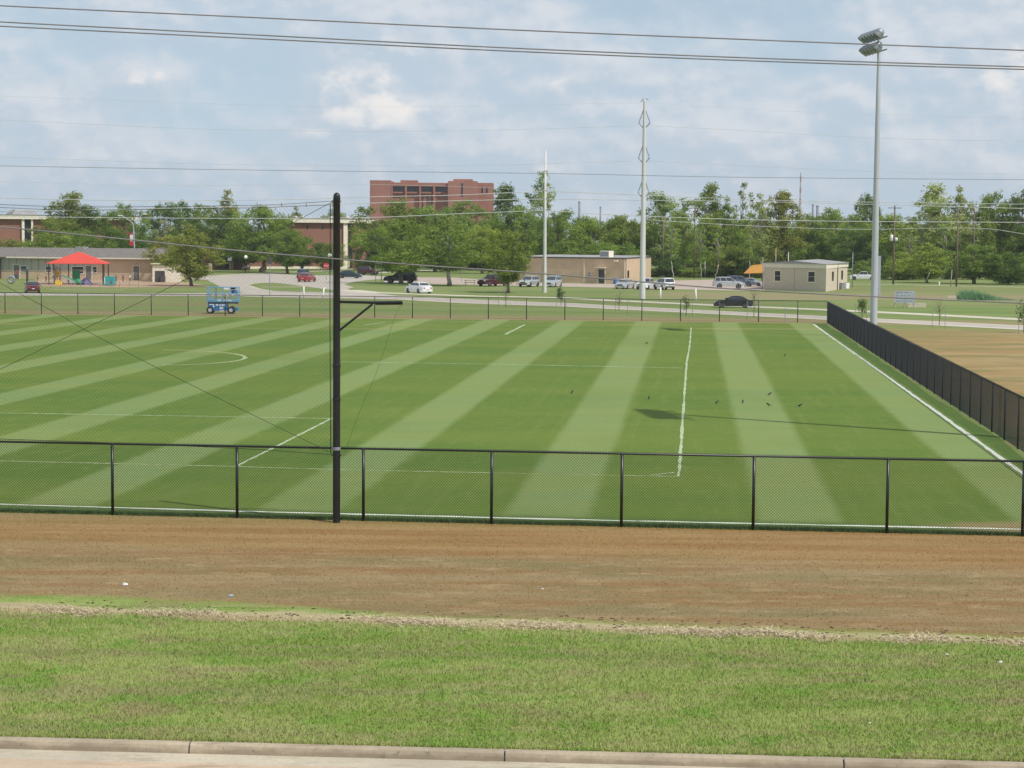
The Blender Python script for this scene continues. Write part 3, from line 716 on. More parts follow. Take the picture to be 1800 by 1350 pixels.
mast(mb_, (592.7 - 58) / (FPX / mb_.y), 'tall grey floodlight mast behind the far half of the right side fence')
h2 = G(1170.7, 728.7); h1 = G(1197, 579.4); MHT = (592.7 - 58) / (FPX / mb_.y); m2 = h2 + Vector((.45, 0, 0)) + Vector((sdir.x, sdir.y, 0)) * (MHT - 1.1) / math.tan(SUN_EL); m2.z = 0
mast(m2, (592.7 - 58) / (FPX / mb_.y), 'floodlight mast out of frame on the right, whose long shadow crosses the field')

# ------------------------------------------------------------------ transmission pole, concrete pole, wooden poles
tb = G(1129, 525.5); ts = FPX / tb.y
root = thing('transmission_pole', 'tall pale steel transmission pole with angled insulators, highest pole in the middle distance', 'power pole', tb)
TH_ = (525.5 - 178) / ts
MB().lathe([(.38, -.2), (.37, 0), (.30, TH_ * .4), (.21, TH_ * .8), (.16, TH_ - .2), (.15, TH_)], 12).build('shaft', M['concpole'], root, smooth=True)
tz = lambda py: (525.5 - py) / ts
for lv in (222, 283, 343.5):
    for sg in (-1, 1):
        i1 = MB().tube([(sg * .1, 0, tz(lv - 27)), (sg * .62, 0, tz(lv - 6))], .055, 6)
        o = i1.build('insulator', M['galvd'], root)
        MB().tube([(sg * .12, 0, tz(lv + 5)), (sg * .62, 0, tz(lv - 3))], .075, 6).build('arm', M['galvd'], root)
        MB().ball((sg * .62, 0, tz(lv - 4)), .1, 8).build('clamp', M['galvd'], root)
MB().tube([(-.45, 0, TH_ - .25), (-.2, 0, TH_ + .1), (0, 0, TH_ - .15), (.3, 0, TH_ + .12), (.45, 0, TH_ - .1)], .06, 6).build('top_bracket', M['galvd'], root)
cb = G(957, 514.5); cs = FPX / cb.y
root = thing('concrete_pole', 'white concrete utility pole left of the transmission pole, in front of the tan building', 'power pole', cb)
CH = (514.5 - 267) / cs
MB().lathe([(.30, -.2), (.29, 0), (.20, CH * .5), (.12, CH)], 12).build('shaft', M['concpole'], root, smooth=True)
for py in (302, 336, 350, 369):
    MB().tube([(-.25, -.1, (514.5 - py) / cs), (.25, -.1, (514.5 - py) / cs)], .07, 6).build('insulator', M['galvd'], root)
def wpole(px, pyb, pyt, label, r_=.15, arms=(), lean=0., m='wood', transformer=False, name='utility_pole', group=None):
    b_ = G(px, pyb); s_ = FPX / b_.y; H_ = (pyb - pyt) / s_
    root = thing(name, label, 'pole', b_, 0, group)
    MB().tube([(0, 0, -.2), (lean * H_ * .5, 0, H_ * .5), (lean * H_, 0, H_)], [r_, r_ * .88, r_ * .7], 10).build('shaft', M[m], root, smooth=True)
    for az in arms:
        MB().box(-1.1 + lean * H_, 1.1 + lean * H_, -.18, -.06, H_ - az - .06, H_ - az + .06).build('crossarm', M[m], root)
        for sx in (-1, 0.45, 1):
            MB().lathe([(.03, 0), (.06, .05), (.05, .16), (.02, .2)], 8, (sx * .98 + lean * H_, -.12, H_ - az + .06)).build('insulator', M['white'], root)
    if transformer:
        for sx, sz in ((-.45, 1.), (.32, .55)):
            MB().lathe([(.1, 0), (.24, .03), (.24, .95 * sz), (.12, 1.05 * sz)], 12, (sx, -.12, H_ * .55)).build('transformer', M['white'], root, smooth=True)
    return root
wpole(1165, 487.5, 383, 'dark wooden pole among the trees right of the tan flat-roofed building', .13)
wpole(1220, 489.5, 357, 'tall slim wooden pole between the tan building and the silver suv', .15, (1.0,))
wpole(1206, 482, 392, 'thin dark pole in the trees left of the tall slim wooden pole', .09)
wpole(1570, 500, 362, 'wooden power pole carrying two white transformers, right of the floodlight mast', .17, (.4,), transformer=True)
wpole(1681, 503.5, 370, 'wooden pole with a crossarm right of the grey site sign', .15, (.9,))
wpole(1710, 498, 368, 'wooden pole with crossarms, furthest right of the utility poles', .15, (1.6, .6))
wpole(1671, 503, 474, 'short pale slanted stake beside the wooden pole with the crossarm', .09, lean=.06, m='woodlt', name='stake_post')
wpole(1651, 502, 495.5, 'stubby white marker post beside the far path', .12, m='white', name='marker_post')
wpole(1626, 498, 474, 'pale pole leaning right at the tree edge near the path', .06, lean=.42, m='woodlt', name='guy_pole')
wpole(1781, 497, 474, 'pale pole leaning left at the tree edge at the far right', .08, lean=-.6, m='woodlt', name='guy_pole')
wpole(1498, 505, 444, 'slim grey post right of the beige modular building', .07, m='galvd', name='metal_post')
wpole(1385, 505, 443, 'slim pale lamp post with a side arm behind the beige modular building', .08, m='concpole', name='lamp_post')
wpole(1363, 498, 437, 'thin yellowish post behind the roof of the beige modular building', .07, m='woodlt', name='metal_post')
wpole(1340, 509, 452, 'thin grey post at the left corner of the beige modular building', .06, m='galvd', name='metal_post')
wpole(1239, 488, 460, 'short pale post under the trees left of the silver suv', .12, m='woodlt', name='marker_post')
o = thing('radio_mast', 'thin red and white lattice mast rising far behind the trees', 'mast', P(1405, 452, 900)); o.location.z = 0
MB().lathe([(.55, 0), (.4, 20), (.28, 37), (.05, 37.3)], 6).build('shaft', M['mast'], o)
for k in range(4): MB().lathe([(.56 - k * .07, 18 + k * 5), (.55 - k * .07, 20.4 + k * 5)], 6).build('band', mat('faded_mast_red', (.42, .27, .27), .7), o)
for k, (px, py, wpx, lab) in enumerate(((1018.5, 355, 4, 'grey industrial stack on the horizon, left of the pair'), (1055.5, 364, 3, 'small dark stack on the horizon right of the grey one'),
                        (1429, 360, 4, 'dark stack on the horizon behind the modular building, the left of two'), (1437, 362, 5, 'wider dark stack on the horizon behind the modular building'))):
    Y = 1500.; p = P(px, py, Y); b_ = thing('industrial_stack', lab, 'chimney', (p.x, Y, 0)); r_ = wpx / 2 / FPX * Y
    MB().lathe([(r_ * 1.3, 0), (r_, p.z * .6), (r_ * .9, p.z)], 12).build('shaft', M['stack'], b_, smooth=True)
    MB().lathe([(r_ * 1.05, p.z - .8), (r_ * 1.05, p.z + .3)], 12).build('collar', M['stack'], b_)

# ------------------------------------------------------------------ wires
def wire(pp, Y, r_, m, label, name='power_line'):
    pts = [P(a, b_, Y if not isinstance(Y, (list, tuple)) else Y[i]) for i, (a, b_) in enumerate(pp)]
    o = MB().tube(cat3(pts, 24), r_, 5).build(name, M[m], None, smooth=True)
    return tag(o, label, 'cable')
wire([(-200, -2), (0, 10), (450, 31), (900, 52.5), (1350, 71), (1800, 88.5), (2000, 96)], 30, .0105, 'wire', 'topmost thick grey cable crossing the sky from edge to edge')
wire([(-200, 26), (0, 38.5), (450, 61.5), (900, 84.5), (1350, 103), (1800, 117.5), (2000, 123)], 30, .0105, 'wire', 'upper of the close pair of thick grey cables across the sky')
wire([(-200, 34), (0, 46), (450, 68), (900, 90), (1350, 108), (1800, 122), (2000, 128)], 30.3, .0105, 'wire', 'lower of the close pair of thick grey cables across the sky')
wire([(-200, 384), (0, 399), (200, 418.5), (440, 442.5), (700, 463.5), (960, 481.5), (1260, 506), (1500, 519.5), (1800, 533), (2000, 541)], 36, .013, 'wire', 'dark bundled telephone cable sloping down to the right in front of the far road', 'telephone_line')
wire([(-300, 284), (0, 291.5), (450, 299), (957, 305), (1300, 311.5), (1800, 316), (2000, 318)], 140, .017, 'wire', 'single dark wire crossing the low sky just above the treetops')
wires = [([(-100, 209), (0, 211), (400, 227), (800, 229), (1119, 222)], 'arm'), ([(1139, 221), (1300, 229), (1550, 243), (1800, 247), (1900, 248)], 'arm')]
Ty = tb.y
wire([(-300, 160), (0, 169), (500, 186), (800, 187), (1131, 180)], Ty, .011, 'wirelt', 'faint top shield wire left of the transmission pole')
wire([(1131, 180), (1400, 196), (1800, 208), (1950, 210)], Ty, .011, 'wirelt', 'faint top shield wire right of the transmission pole')
wire([(-300, 203), (0, 211), (400, 228), (800, 230), (1119, 221)], Ty, .018, 'wirelt', 'thin conductor from the highest arms of the transmission pole to the left')
wire([(1139, 221), (1300, 229), (1550, 243), (1800, 248), (1950, 249)], Ty, .018, 'wirelt', 'thin conductor from the highest arms of the transmission pole to the right')
wire([(-300, 268), (0, 276), (400, 289), (800, 291), (1119, 283)], Ty, .018, 'wirelt', 'thin conductor from the middle arms of the transmission pole to the left')
wire([(1139, 283), (1300, 291), (1550, 302), (1800, 306), (1950, 307)], Ty, .018, 'wirelt', 'thin conductor from the middle arms of the transmission pole to the right')
wire([(-300, 312), (0, 319), (300, 326), (700, 325), (1119, 342)], Ty, .016, 'wirelt', 'thin conductor from the lowest arms of the transmission pole to the left')
Cy = cb.y
wire([(-300, 340), (200, 352), (480, 351), (655, 346), (800, 343), (957, 336)], Cy, .045, 'wirelt', 'pale wire from the top bracket of the white concrete pole to the left')
wire([(957, 350), (800, 353), (635, 357.5), (300, 366), (0, 372)], Cy, .045, 'wirelt', 'pale wire from the middle bracket of the white concrete pole to the left')
wire([(957, 370), (800, 376), (640, 382.5), (400, 384), (0, 380.5), (-200, 376)], Cy, .045, 'wirelt', 'pale wire from the lowest bracket of the white concrete pole to the left')
wire([(957, 336), (1130, 343), (1400, 353), (1800, 359), (1950, 360)], Cy, .036, 'wirelt', 'pale wire from the top bracket of the white concrete pole to the right')
wire([(957, 350), (1130, 352), (1400, 356), (1800, 366.5), (1950, 369)], Cy, .04, 'wirelt', 'pale wire from the middle bracket of the white concrete pole to the right')
wire([(957, 370), (1130, 380), (1400, 388), (1800, 391), (1950, 392)], Cy, .045, 'wirelt', 'pale wire from the lowest bracket of the white concrete pole to the right')
wire([(1130, 386), (1300, 396), (1500, 403), (1710, 401), (1800, 411)], Cy + 60, .035, 'wirelt', 'lower thin wire strung in front of the trees on the right')

# ------------------------------------------------------------------ buildings
def frame(A, B): return math.atan2(B.y - A.y, B.x - A.x), (B - A).length
def quadbox(mb, x0, x1, y0, y1, z0, z1): return mb.box(x0, x1, y0, y1, z0, z1)
def window(root, x0, x1, z0, z1, y=0., fm='cream', gm='glass', axis='x', t=.06, fw=.09, bars=0):
    f = MB()
    def bx(a, b, c, d, o0, o1):
        if axis == 'x': f.box(a, b, y + o0, y + o1, c, d)
        else: f.box(y - o1, y - o0, a, b, c, d)
    bx(x0 - fw, x1 + fw, z1, z1 + fw, -t, -.003); bx(x0 - fw, x1 + fw, z0 - fw, z0, -t, -.003)
    bx(x0 - fw, x0, z0, z1, -t, -.003); bx(x1, x1 + fw, z0, z1, -t, -.003)
    bx(x0, x1, (z0 + z1) / 2 - .02, (z0 + z1) / 2 + .02, -t * .7, -.03)
    o = f.build('window', M[fm], root)
    g = MB()
    if axis == 'x': g.box(x0, x1, y - .025, y - .004, z0, z1)
    else: g.box(y + .004, y + .025, x0, x1, z0, z1)
    g.build('pane', M[gm], o); return o
def door(root, x0, x1, z1, y=0., m='roofdark', fm='cream'):
    d = MB().box(x0, x1, y - .05, y - .003, .03, z1).build('door', M[m], root)
    MB().box(x0 - .08, x0, y - .08, y - .003, .0, z1 + .08).box(x1, x1 + .08, y - .08, y - .003, 0, z1 + .08).box(x0, x1, y - .08, y - .003, z1, z1 + .08).build('door_frame', M[fm], d)
    MB().ball((x1 - .1, y - .08, 1.), .04, 6).build('handle', M['galvd'], d); return d

# long low school building
A, B = G(-90, 488.6), G(298, 493.2); rz, L = frame(A, B); k = L / 388.
s = thing('low_school_building', 'long low building with grey shingle roof and grey and tan walls behind the red canopy', 'building', A, rz)
sx = lambda px: (px + 90) * k
EH = 3.55
MB().box(0, sx(4), -1.2, 10, 0, EH - .5).build('dark_wing', M['roofdark'], s)
MB().box(sx(4), sx(168), 0, 10, 0, 1.35).build('lower_wall', M['tan'], s)
MB().box(sx(4), sx(168), .03, 10, 1.35, EH).build('upper_wall', M['greysiding'], s)
MB().box(sx(168), sx(291), 0, 10, 0, EH).build('tan_wall', M['tan'], s)
rf = MB(); x0, x1 = -1, sx(294); z0, zr = EH, 5.05
rf.add([(x0, -.7, z0), (x1, -.7, z0), (x1, 5, zr), (x0, 5, zr), (x1, 10.7, z0), (x0, 10.7, z0), (x0, -.7, z0 - .12), (x1, -.7, z0 - .12), (x1, 10.7, z0 - .12), (x0, 10.7, z0 - .12)],
       [(0, 1, 2, 3), (3, 2, 4, 5), (6, 7, 1, 0), (1, 7, 8, 4, 2), (0, 3, 5, 9, 6), (6, 9, 8, 7), (4, 8, 9, 5)])
rfo = rf.build('roof', M['shingle'], s)
MB().box(sx(16), x1 + .02, -.76, -.703, z0 - .2, z0 + .02).build('fascia', M['cream'], rfo)
MB().box(sx(118), sx(134), 3.8, 5.6, 4.5, 5.25).build('roof_vent', M['roofgrey'], rfo)
for px in range(18, 166, 13): MB().box(sx(px) - .03, sx(px) + .03, -.01, .027, 1.35, EH - .02).build('batten', M['shingle'], s)
MB().box(sx(4), sx(168), -.03, -.003, 1.33, 1.41).build('ledge', M['cream'], s)
for x0_, x1_ in ((26, 36), (153, 163), (236, 246)): door(s, sx(x0_), sx(x1_), 2.25, 0., 'shingle')
door(s, sx(99), sx(105), 2.25, 0., 'orange')
for x0_, x1_ in ((39, 49), (83, 92), (129, 149), (165, 172)): window(s, sx(x0_), sx(x1_), 1.0 if x0_ == 129 else 1.15, 2.05, 0., 'white')
MB().box(sx(266), sx(267), -.12, -.003, 2.9, 3.1).build('wall_lamp', M['galvd'], s)
MB().tube([(sx(176), -2.2, .9), (sx(250), -2.2, .9)], .03, 6).build('handrail', M['galvd'], s)
for px in (176, 188, 200, 212, 225, 238, 250): MB().tube([(sx(px), -2.2, 0), (sx(px), -2.2, .9)], .025, 6).build('handrail_post', M['galvd'], s)
# shed at its right end
A2, B2 = G(268, 496.), G(315, 496.3); rz2, L2 = frame(A2, B2)
s2 = thing('tan_shed', 'small tan shed with a dark open front beside the right end of the low building', 'shed', A2, rz2)
sh = MB(); hw = L2
sh.add([(0, 0, 0), (hw, 0, 0), (hw, 3, 0), (0, 3, 0), (0, 0, 2.55), (hw, 0, 2.75), (hw, 3, 2.6), (0, 3, 2.45)], [(3, 2, 1, 0), (4, 5, 6, 7), (0, 1, 5, 4), (1, 2, 6, 5), (2, 3, 7, 6), (3, 0, 4, 7)])
sh.build('wall', M['cream'], s2)
MB().prism([(.4, -.06), (1.9, -.06), (1.9, -.004), (.4, -.004)], .02, 1.75).build('door', M['roofdark'], s2)
MB().box(-.25, hw + .2, -.3, 3.2, 2.76, 2.86).build('roof', M['cream'], s2)
MB().box(1.3, 2.0, -.75, -.1, 0, 1.0, .05).build('bin', M['roofdark'], s2)

# red canopy over the playground
c0 = G(86, 500); c1 = G(183, 500.5); rz3, L3 = frame(c0, c1)
can = thing('red_shade_canopy', 'bright red pyramid shade canopy on dark posts over the playground', 'canopy', c0, rz3)
kc = FPX / c0.y; ch, cp = (500 - 463) / kc, (500 - 443) / kc; D3 = 5.5
cm_ = MB(); o_ = .35
pts = [(-o_, -o_, ch), (L3 + o_, -o_, ch), (L3 + o_, D3 + o_, ch), (-o_, D3 + o_, ch)]; pk = [(L3 * .49, D3 / 2, cp), (L3 * .53, D3 / 2, cp)]
low = [(p[0], p[1], p[2] - .06) for p in pts]
cm_.add(pts + pk + low, [(0, 1, 5, 4), (1, 2, 5), (2, 3, 4, 5), (3, 0, 4), (6, 7, 1, 0), (7, 8, 2, 1), (8, 9, 3, 2), (9, 6, 0, 3), (9, 8, 7, 6)])
cm_.build('canopy_fabric', M['redcanvas'], can)
for x_, y_ in ((0, 0), (L3, 0), (0, D3), (L3, D3), (L3 * .36, 0), (L3 + .0 - .35, D3 * .3)): MB().tube([(x_, y_, 0), (x_, y_, ch - .05)], .07, 8).build('post', M['black'], can)

def place(px, py, rzdeg=0): g = G(px, py); return (g.x, g.y, 0), R(rzdeg)
# play equipment
loc, _ = place(104, 501); p_ = thing('toddler_slide', 'green and white plastic slide on a yellow base under the red canopy', 'slide', loc)
MB().box(-.55, .45, -.4, .4, .0, .62, .08).build('base', M['yellow'], p_)
sl_ = MB(); sl_.add([(.4, -.3, 1.35), (.4, .3, 1.35), (2.6, .3, .25), (2.6, -.3, .25), (.4, -.3, 1.2), (.4, .3, 1.2), (2.6, .3, .12), (2.6, -.3, .12)], [(0, 1, 2, 3), (7, 6, 5, 4), (0, 3, 7, 4), (1, 5, 6, 2), (0, 4, 5, 1), (3, 2, 6, 7)])
sl_.build('chute', M['white'], p_)
for yy in (-.36, .30): 
    q_ = MB().tube([(.4, yy, 1.45), (2.6, yy, .4)], .08, 6); q_.build('side_rail', M['greenpl'], p_)
MB().ball((2.75, 0, .45), .5, 10, .9).build('tunnel_end', M['greenpl'], p_)
loc, _ = place(101, 498); p_ = thing('play_tower', 'small yellow play tower with white balls under the left side of the canopy', 'play tower', loc)
for x_ in (-.4, .4):
    for y_ in (-.4, .4): MB().tube([(x_, y_, 0), (x_, y_, 2.2)], .05, 6).build('leg', M['clothplum'], p_)
MB().box(-.45, .45, -.45, .45, 1.0, 1.1).build('deck', M['clothplum'], p_); MB().box(-.1, .45, -.5, -.44, 1.2, 1.75).build('panel', M['yellow'], p_)
MB().add([(-.55, -.55, 2.1), (.55, -.55, 2.1), (.55, .55, 2.1), (-.55, .55, 2.1), (0, 0, 2.6)], [(0, 1, 4), (1, 2, 4), (2, 3, 4), (3, 0, 4), (3, 2, 1, 0)]).build('roof', M['roofdark'], p_)
for x_ in (-.5, -.15): MB().ball((x_, -.6, .95), .17, 8).build('ball', M['white'], p_)
loc, _ = place(134, 500); p_ = thing('toy_wall', 'green play board behind the slide under the canopy', 'play board', loc)
MB().box(-.55, .55, -.05, .05, .3, 2.0).build('board', M['greenpl'], p_); MB().box(-.5, -.42, -.06, .06, 0, .3).build('leg', M['black'], p_); MB().box(.42, .5, -.06, .06, 0, .3).build('leg', M['black'], p_)
loc, _ = place(151, 500.5); p_ = thing('play_dome', 'dark purple plastic climber under the right side of the canopy', 'climber', loc)
MB().lathe([(1.0, 0), (.85, .35), (.5, .75), (.2, .95), (.02, 1.0)], 8).build('shell', M['purple'], p_); MB().box(-1.3, -.6, -.3, .3, .35, .5).build('step', M['bluelt'], p_)
loc, _ = place(193, 502); p_ = thing('climbing_cube', 'teal plastic climbing cube right of the red canopy', 'climber', loc)
MB().box(-.75, .75, -.6, .6, .35, 1.3, .15).build('body', M['teal'], p_); MB().tube([(-.6, -.65, .0), (-.6, -.65, 1.2)], .06, 6).build('ladder_rail', M['white'], p_)
MB().box(-.7, .7, -.75, -.55, .05, .3).build('step', M['teal'], p_); MB().ball((.35, -.6, .5), .2, 8).build('porthole', M['roofdark'], p_)
for a, b in ((-.65, -.5), (.65, -.5), (-.65, .5), (.65, .5)): MB().box(a - .06, a + .06, b - .06, b + .06, 0, .36).build('leg', M['teal'], p_)
loc, _ = place(48, 498); o = thing('black_post', 'thick dark post beside the maroon car in front of the low building', 'post', loc)
MB().tube([(0, 0, 0), (0, 0, 1.95)], .17, 10).build('shaft', M['roofdark'], o); MB().lathe([(.2, 1.95), (.2, 2.0), (.05, 2.08)], 10).build('cap', M['roofdark'], o)
loc, _ = place(20, 499); o = thing('tractor_tyre', 'grey rubber tyre lying against the lawn left of the thick dark post', 'tyre', loc)
mb = MB(); rings = []
for i in range(20):
    th = 2 * math.pi * i / 20; c = Vector((math.cos(th) * .45, 0, .62 + math.sin(th) * .45)); rd = Vector((math.cos(th), 0, math.sin(th)))
    rings.append([c + rd * .17 * math.cos(a) + Vector((0, 1, 0)) * .2 * math.sin(a) for a in [2 * math.pi * j / 8 for j in range(8)]])
n = 8; mb.add([p for r_ in rings for p in r_], [((i * n + k_), (i * n + (k_ + 1) % n), (((i + 1) % 20) * n + (k_ + 1) % n), (((i + 1) % 20) * n + k_)) for i in range(20) for k_ in range(n)])
mb.build('tread', M['galvd'], o, smooth=True)
# low play-yard fence
a0, a1 = G(72, 505.5), G(244, 505.5); o = thing('play_yard_fence', 'low thin rail fence around the front of the playground', 'fence', a0)
d_ = (a1 - a0)
for zz in (.35, .75): MB().tube([(0, 0, zz), (d_.x, d_.y, zz)], .022, 6).build('rail', M['clothplum'] if zz < .5 else M['galvd'], o)
for i in range(11): MB().tube([(d_.x * i / 10, d_.y * i / 10, 0), (d_.x * i / 10, d_.y * i / 10, .85)], .03, 6).build('post', M['galvd'], o)

# tan flat-roofed building in the middle
A, B, C = G(905, 495.2), G(1101, 499.2), G(1144, 490.5); rz, L = frame(A, B); k = L / 196.
s = thing('tan_flat_building', 'flat-roofed tan building with a dark roof edge behind the white concrete pole', 'building', A, rz)
loc2 = Matrix.Rotation(-rz, 3, 'Z') @ (C - A); cx, cy = loc2.x, loc2.y; bh = 42.5 / (FPX / A.y)
MB().prism([(0, 0), (L, 0), (cx, cy), (cx - L, cy)], 0, bh).build('wall', M['tan'], s)
MB().prism([(-.15, -.15), (L + .1, -.15), (cx + .15, cy + .1), (cx - L - .15, cy + .1)], bh + .002, bh + .16).build('roof', M['roofdark'], s)
MB().prism([(.3, .3), (L - .2, .3), (cx - .2, cy - .3), (cx - L + .2, cy - .3)], bh + .163, bh + .2).build('roof_gravel', M['roofgrey'], s)
fx = lambda px: (px - 905) * k
d_ = door(s, fx(1053), fx(1064), 2.3, 0., 'roofdark')
MB().box(fx(1050), fx(1067), -.9, -.003, 2.5, 2.6).build('door_canopy', M['cream'], s)
ac = MB().box(fx(1045), fx(1061), 2., 3.6, bh + .2, bh + 1.25).build('roof_unit', M['cream'], s); MB().box(fx(1046), fx(1060), 1.96, 1.998, bh + .35, bh + 1.1).build('grille', M['galvd'], ac)
MB().box(fx(1081), fx(1087), -.45, -.003, bh - .45, bh - .2).build('wall_lamp', M['cream'], s)
e = Vector((cx - L, cy, 0)).normalized(); 
w_ = MB(); q0 = Vector((L, 0, 0)) + e * 1.2; q1 = q0 + e * 2.6; nn = Vector((e.y, -e.x, 0)) * .03
w_.add([tuple(q0 + nn + Vector((0, 0, .9))), tuple(q1 + nn + Vector((0, 0, .9))), tuple(q1 + nn + Vector((0, 0, 2.1))), tuple(q0 + nn + Vector((0, 0, 2.1))),
        tuple(q0 + nn * .1 + Vector((0, 0, .9))), tuple(q1 + nn * .1 + Vector((0, 0, .9))), tuple(q1 + nn * .1 + Vector((0, 0, 2.1))), tuple(q0 + nn * .1 + Vector((0, 0, 2.1)))],
       [(0, 1, 2, 3), (4, 7, 6, 5), (0, 4, 5, 1), (3, 2, 6, 7), (0, 3, 7, 4), (1, 5, 6, 2)]); w_.build('window', M['glass'], s)
for px in (960, 1028, 1098): MB().box(fx(px) - .05, fx(px) + .05, -.10, -.003, .1, bh - .02).build('downpipe', M['cream'], s)
MB().box(fx(1036), fx(1040), -.16, -.003, 1.1, 1.8).build('meter_box', M['galvd'], s)
MB().tube([(fx(1073), 1.5, bh + .2), (fx(1073), 1.5, bh + 1.5)], .03, 6).build('vent_pipe', M['galvd'], s)
MB().tube([(fx(1090), 2.5, bh + .2), (fx(1090), 2.5, bh + 1.2), (fx(1094), 2.5, bh + 1.3)], .03, 6).build('vent_pipe', M['galvd'], s)
loc, _ = place(1082, 499.5); o = thing('blue_barrel', 'blue plastic barrel between the tan building door and the silver sedan', 'barrel', loc)
MB().lathe([(.3, 0), (.34, .1), (.36, .45), (.34, .85), (.3, .95)], 12).build('body', M['barrel'], o, smooth=True); MB().lathe([(.3, .953), (.31, .99), (.05, 1.)], 12).build('lid', M['barrel'], o)

# beige modular building on the right
A, B, C = G(1342, 508.8), G(1452, 512.8), G(1489, 506); rz, L = frame(A, B); k = L / 110.
s = thing('modular_building', 'small beige modular building with two front windows and a pale roof band', 'building', A, rz)
loc2 = Matrix.Rotation(-rz, 3, 'Z') @ (C - A); cx, cy = loc2.x, loc2.y; sc = FPX / A.y; wh = (509 - 470) / sc; ft = (509 - 462.5) / sc
MB().prism([(0, 0), (L, 0), (cx, cy), (cx - L, cy)], 0, wh).build('wall', M['tansiding'], s)
MB().prism([(-.12, -.12), (L + .1, -.12), (cx + .12, cy + .1), (cx - L - .12, cy + .1)], wh + .002, ft).build('fascia', M['cream'], s)
r_ = MB(); zr = ft + .42; a_ = Vector((L / 2, -.2, zr)); b_ = Vector((cx - L / 2, cy + .2, zr))
r_.add([(-.3, -.25, ft + .003), (L + .3, -.25, ft + .003), (cx + .3, cy + .25, ft + .003), (cx - L - .3, cy + .25, ft + .003), tuple(a_), tuple(b_)], [(0, 1, 4), (1, 2, 5, 4), (2, 3, 5), (3, 0, 4, 5), (3, 2, 1, 0)])
r_.build('roof', M['roofgrey'], s)
fx = lambda px: (px - 1342) * k
for a, b in ((1362.5, 1372.5), (1421.5, 1432.5)): window(s, fx(a), fx(b), (509 - 493) / sc, (509 - 476) / sc, 0., 'cream', fw=.14)
MB().box(-.03, .1, -.04, -.003, 0, wh).box(L - .1, L + .03, -.04, -.003, 0, wh).build('corner_trim', M['cream'], s)
MB().box(L / 2 - .02, L / 2 + .02, -.02, -.003, .0, wh).build('panel_seam', M['shingle'], s)
e = Vector((cx - L, cy, 0)).normalized(); ln = Vector((cx - L, cy, 0)).length
for f_ in (.28, .72):
    q0 = Vector((L, 0, 0)) + e * ln * (f_ - .03); q1 = Vector((L, 0, 0)) + e * ln * (f_ + .05); nn = Vector((e.y, -e.x, 0))
    ww = MB(); zz0, zz1 = (509 - 492) / sc, (509 - 476) / sc
    ww.add([tuple(q0 + nn * o__ + Vector((0, 0, z_))) for o__ in (.04, .003) for z_ in (zz0, zz1)] + [tuple(q1 + nn * o__ + Vector((0, 0, z_))) for o__ in (.04, .003) for z_ in (zz0, zz1)],
           [(0, 4, 5, 1), (2, 3, 7, 6), (0, 1, 3, 2), (4, 6, 7, 5), (1, 5, 7, 3), (0, 2, 6, 4)]); ww.build('window', M['glass'], s)
q = Vector((L, 0, 0)) + e * ln * .5 + Vector((e.y, -e.x, 0)) * .06; MB().tube([(q.x, q.y, 0), (q.x, q.y, ft)], .07, 6).build('downpipe', M['roofdark'], s)
for i, (px, py, m_) in enumerate(((1479, 508.5, 'galvd'), (1487, 507.5, 'white'))):
    loc, _ = place(px, py); o = thing('air_conditioner', ('dark grey' if i == 0 else 'white') + ' air conditioner unit at the right wall of the beige modular building', 'air conditioner', loc, rz)
    MB().box(-.4, .4, -.35, .35, .05, .9, .04).build('casing', M[m_], o); MB().lathe([(.28, .902), (.28, .93), (.05, .95)], 12).build('fan_grille', M['black'], o); MB().box(-.45, .45, -.4, .4, 0, .05).build('pad', M['kerb'], o)

# orange shade awning beside it
c0, c1 = G(1307, 499), G(1339, 499.5); rz4, L4 = frame(c0, c1); o = thing('orange_awning', 'faded orange awning on posts left of the beige modular building', 'awning', c0, rz4)
k4 = FPX / c0.y; t0, t1 = (499 - 481) / k4, (499 - 464) / k4
MB().add([(0, 0, t0), (L4, .3, t0 + .1), (L4 + .2, 3, t1), (.6, 3, t1 - .3), (0, 0, t0 + .06), (L4, .3, t0 + .16), (L4 + .2, 3, t1 + .06), (.6, 3, t1 - .24)], [(3, 2, 1, 0), (4, 5, 6, 7), (0, 1, 5, 4), (1, 2, 6, 5), (2, 3, 7, 6), (3, 0, 4, 7)]).build('canopy_fabric', M['orange'], o)
for x_, y_, z_ in ((.1, .1, t0), (L4 - .1, .4, t0 + .1), (L4, 2.9, t1 - .05), (.7, 2.9, t1 - .32)): MB().tube([(x_, y_, 0), (x_, y_, z_)], .06, 6).build('post', M['black'], o)

# brick buildings behind the trees on the left
def brick_building(pA, pB, py, roof_y0, roof_y1, label, depth=18, nm='brick_building'):
    A, B = G(pA, py), G(pB, py); rz, L = frame(A, B); sc = FPX / A.y; k = L / (pB - pA)
    s = thing(nm, label, 'building', A, rz); z0, z1 = (py - roof_y1) / sc, (py - roof_y0) / sc
    MB().box(0, L, 0, depth, 0, z0).build('wall', M['brick'], s)
    MB().box(-.9, L + .9, -.9, depth + .9, z0 + .002, z1).build('roof', M['cream'], s)
    MB().box(-.95, L + .95, -.95, depth + .95, z1 + .002, z1 + .16).build('roof_edge', M['shingle'], s)
    return s, (lambda px: (px - pA) * k), (lambda y: (py - y) / sc), sc
s, fx, fz, sc = brick_building(-160, 236, 470, 377, 383.5, 'red brick building with a white roof band and white columns at the far left')
z0 = fz(383.5)
MB().box(fx(38.3), fx(49.7), -.02, -.006, 0, z0).build('dark_recess', M['glass'], s)
for a, b in ((33.5, 38), (50, 53.2)): MB().box(fx(a), fx(b), -.55, -.05, 0, z0 - .003).build('column', M['cream'], s)
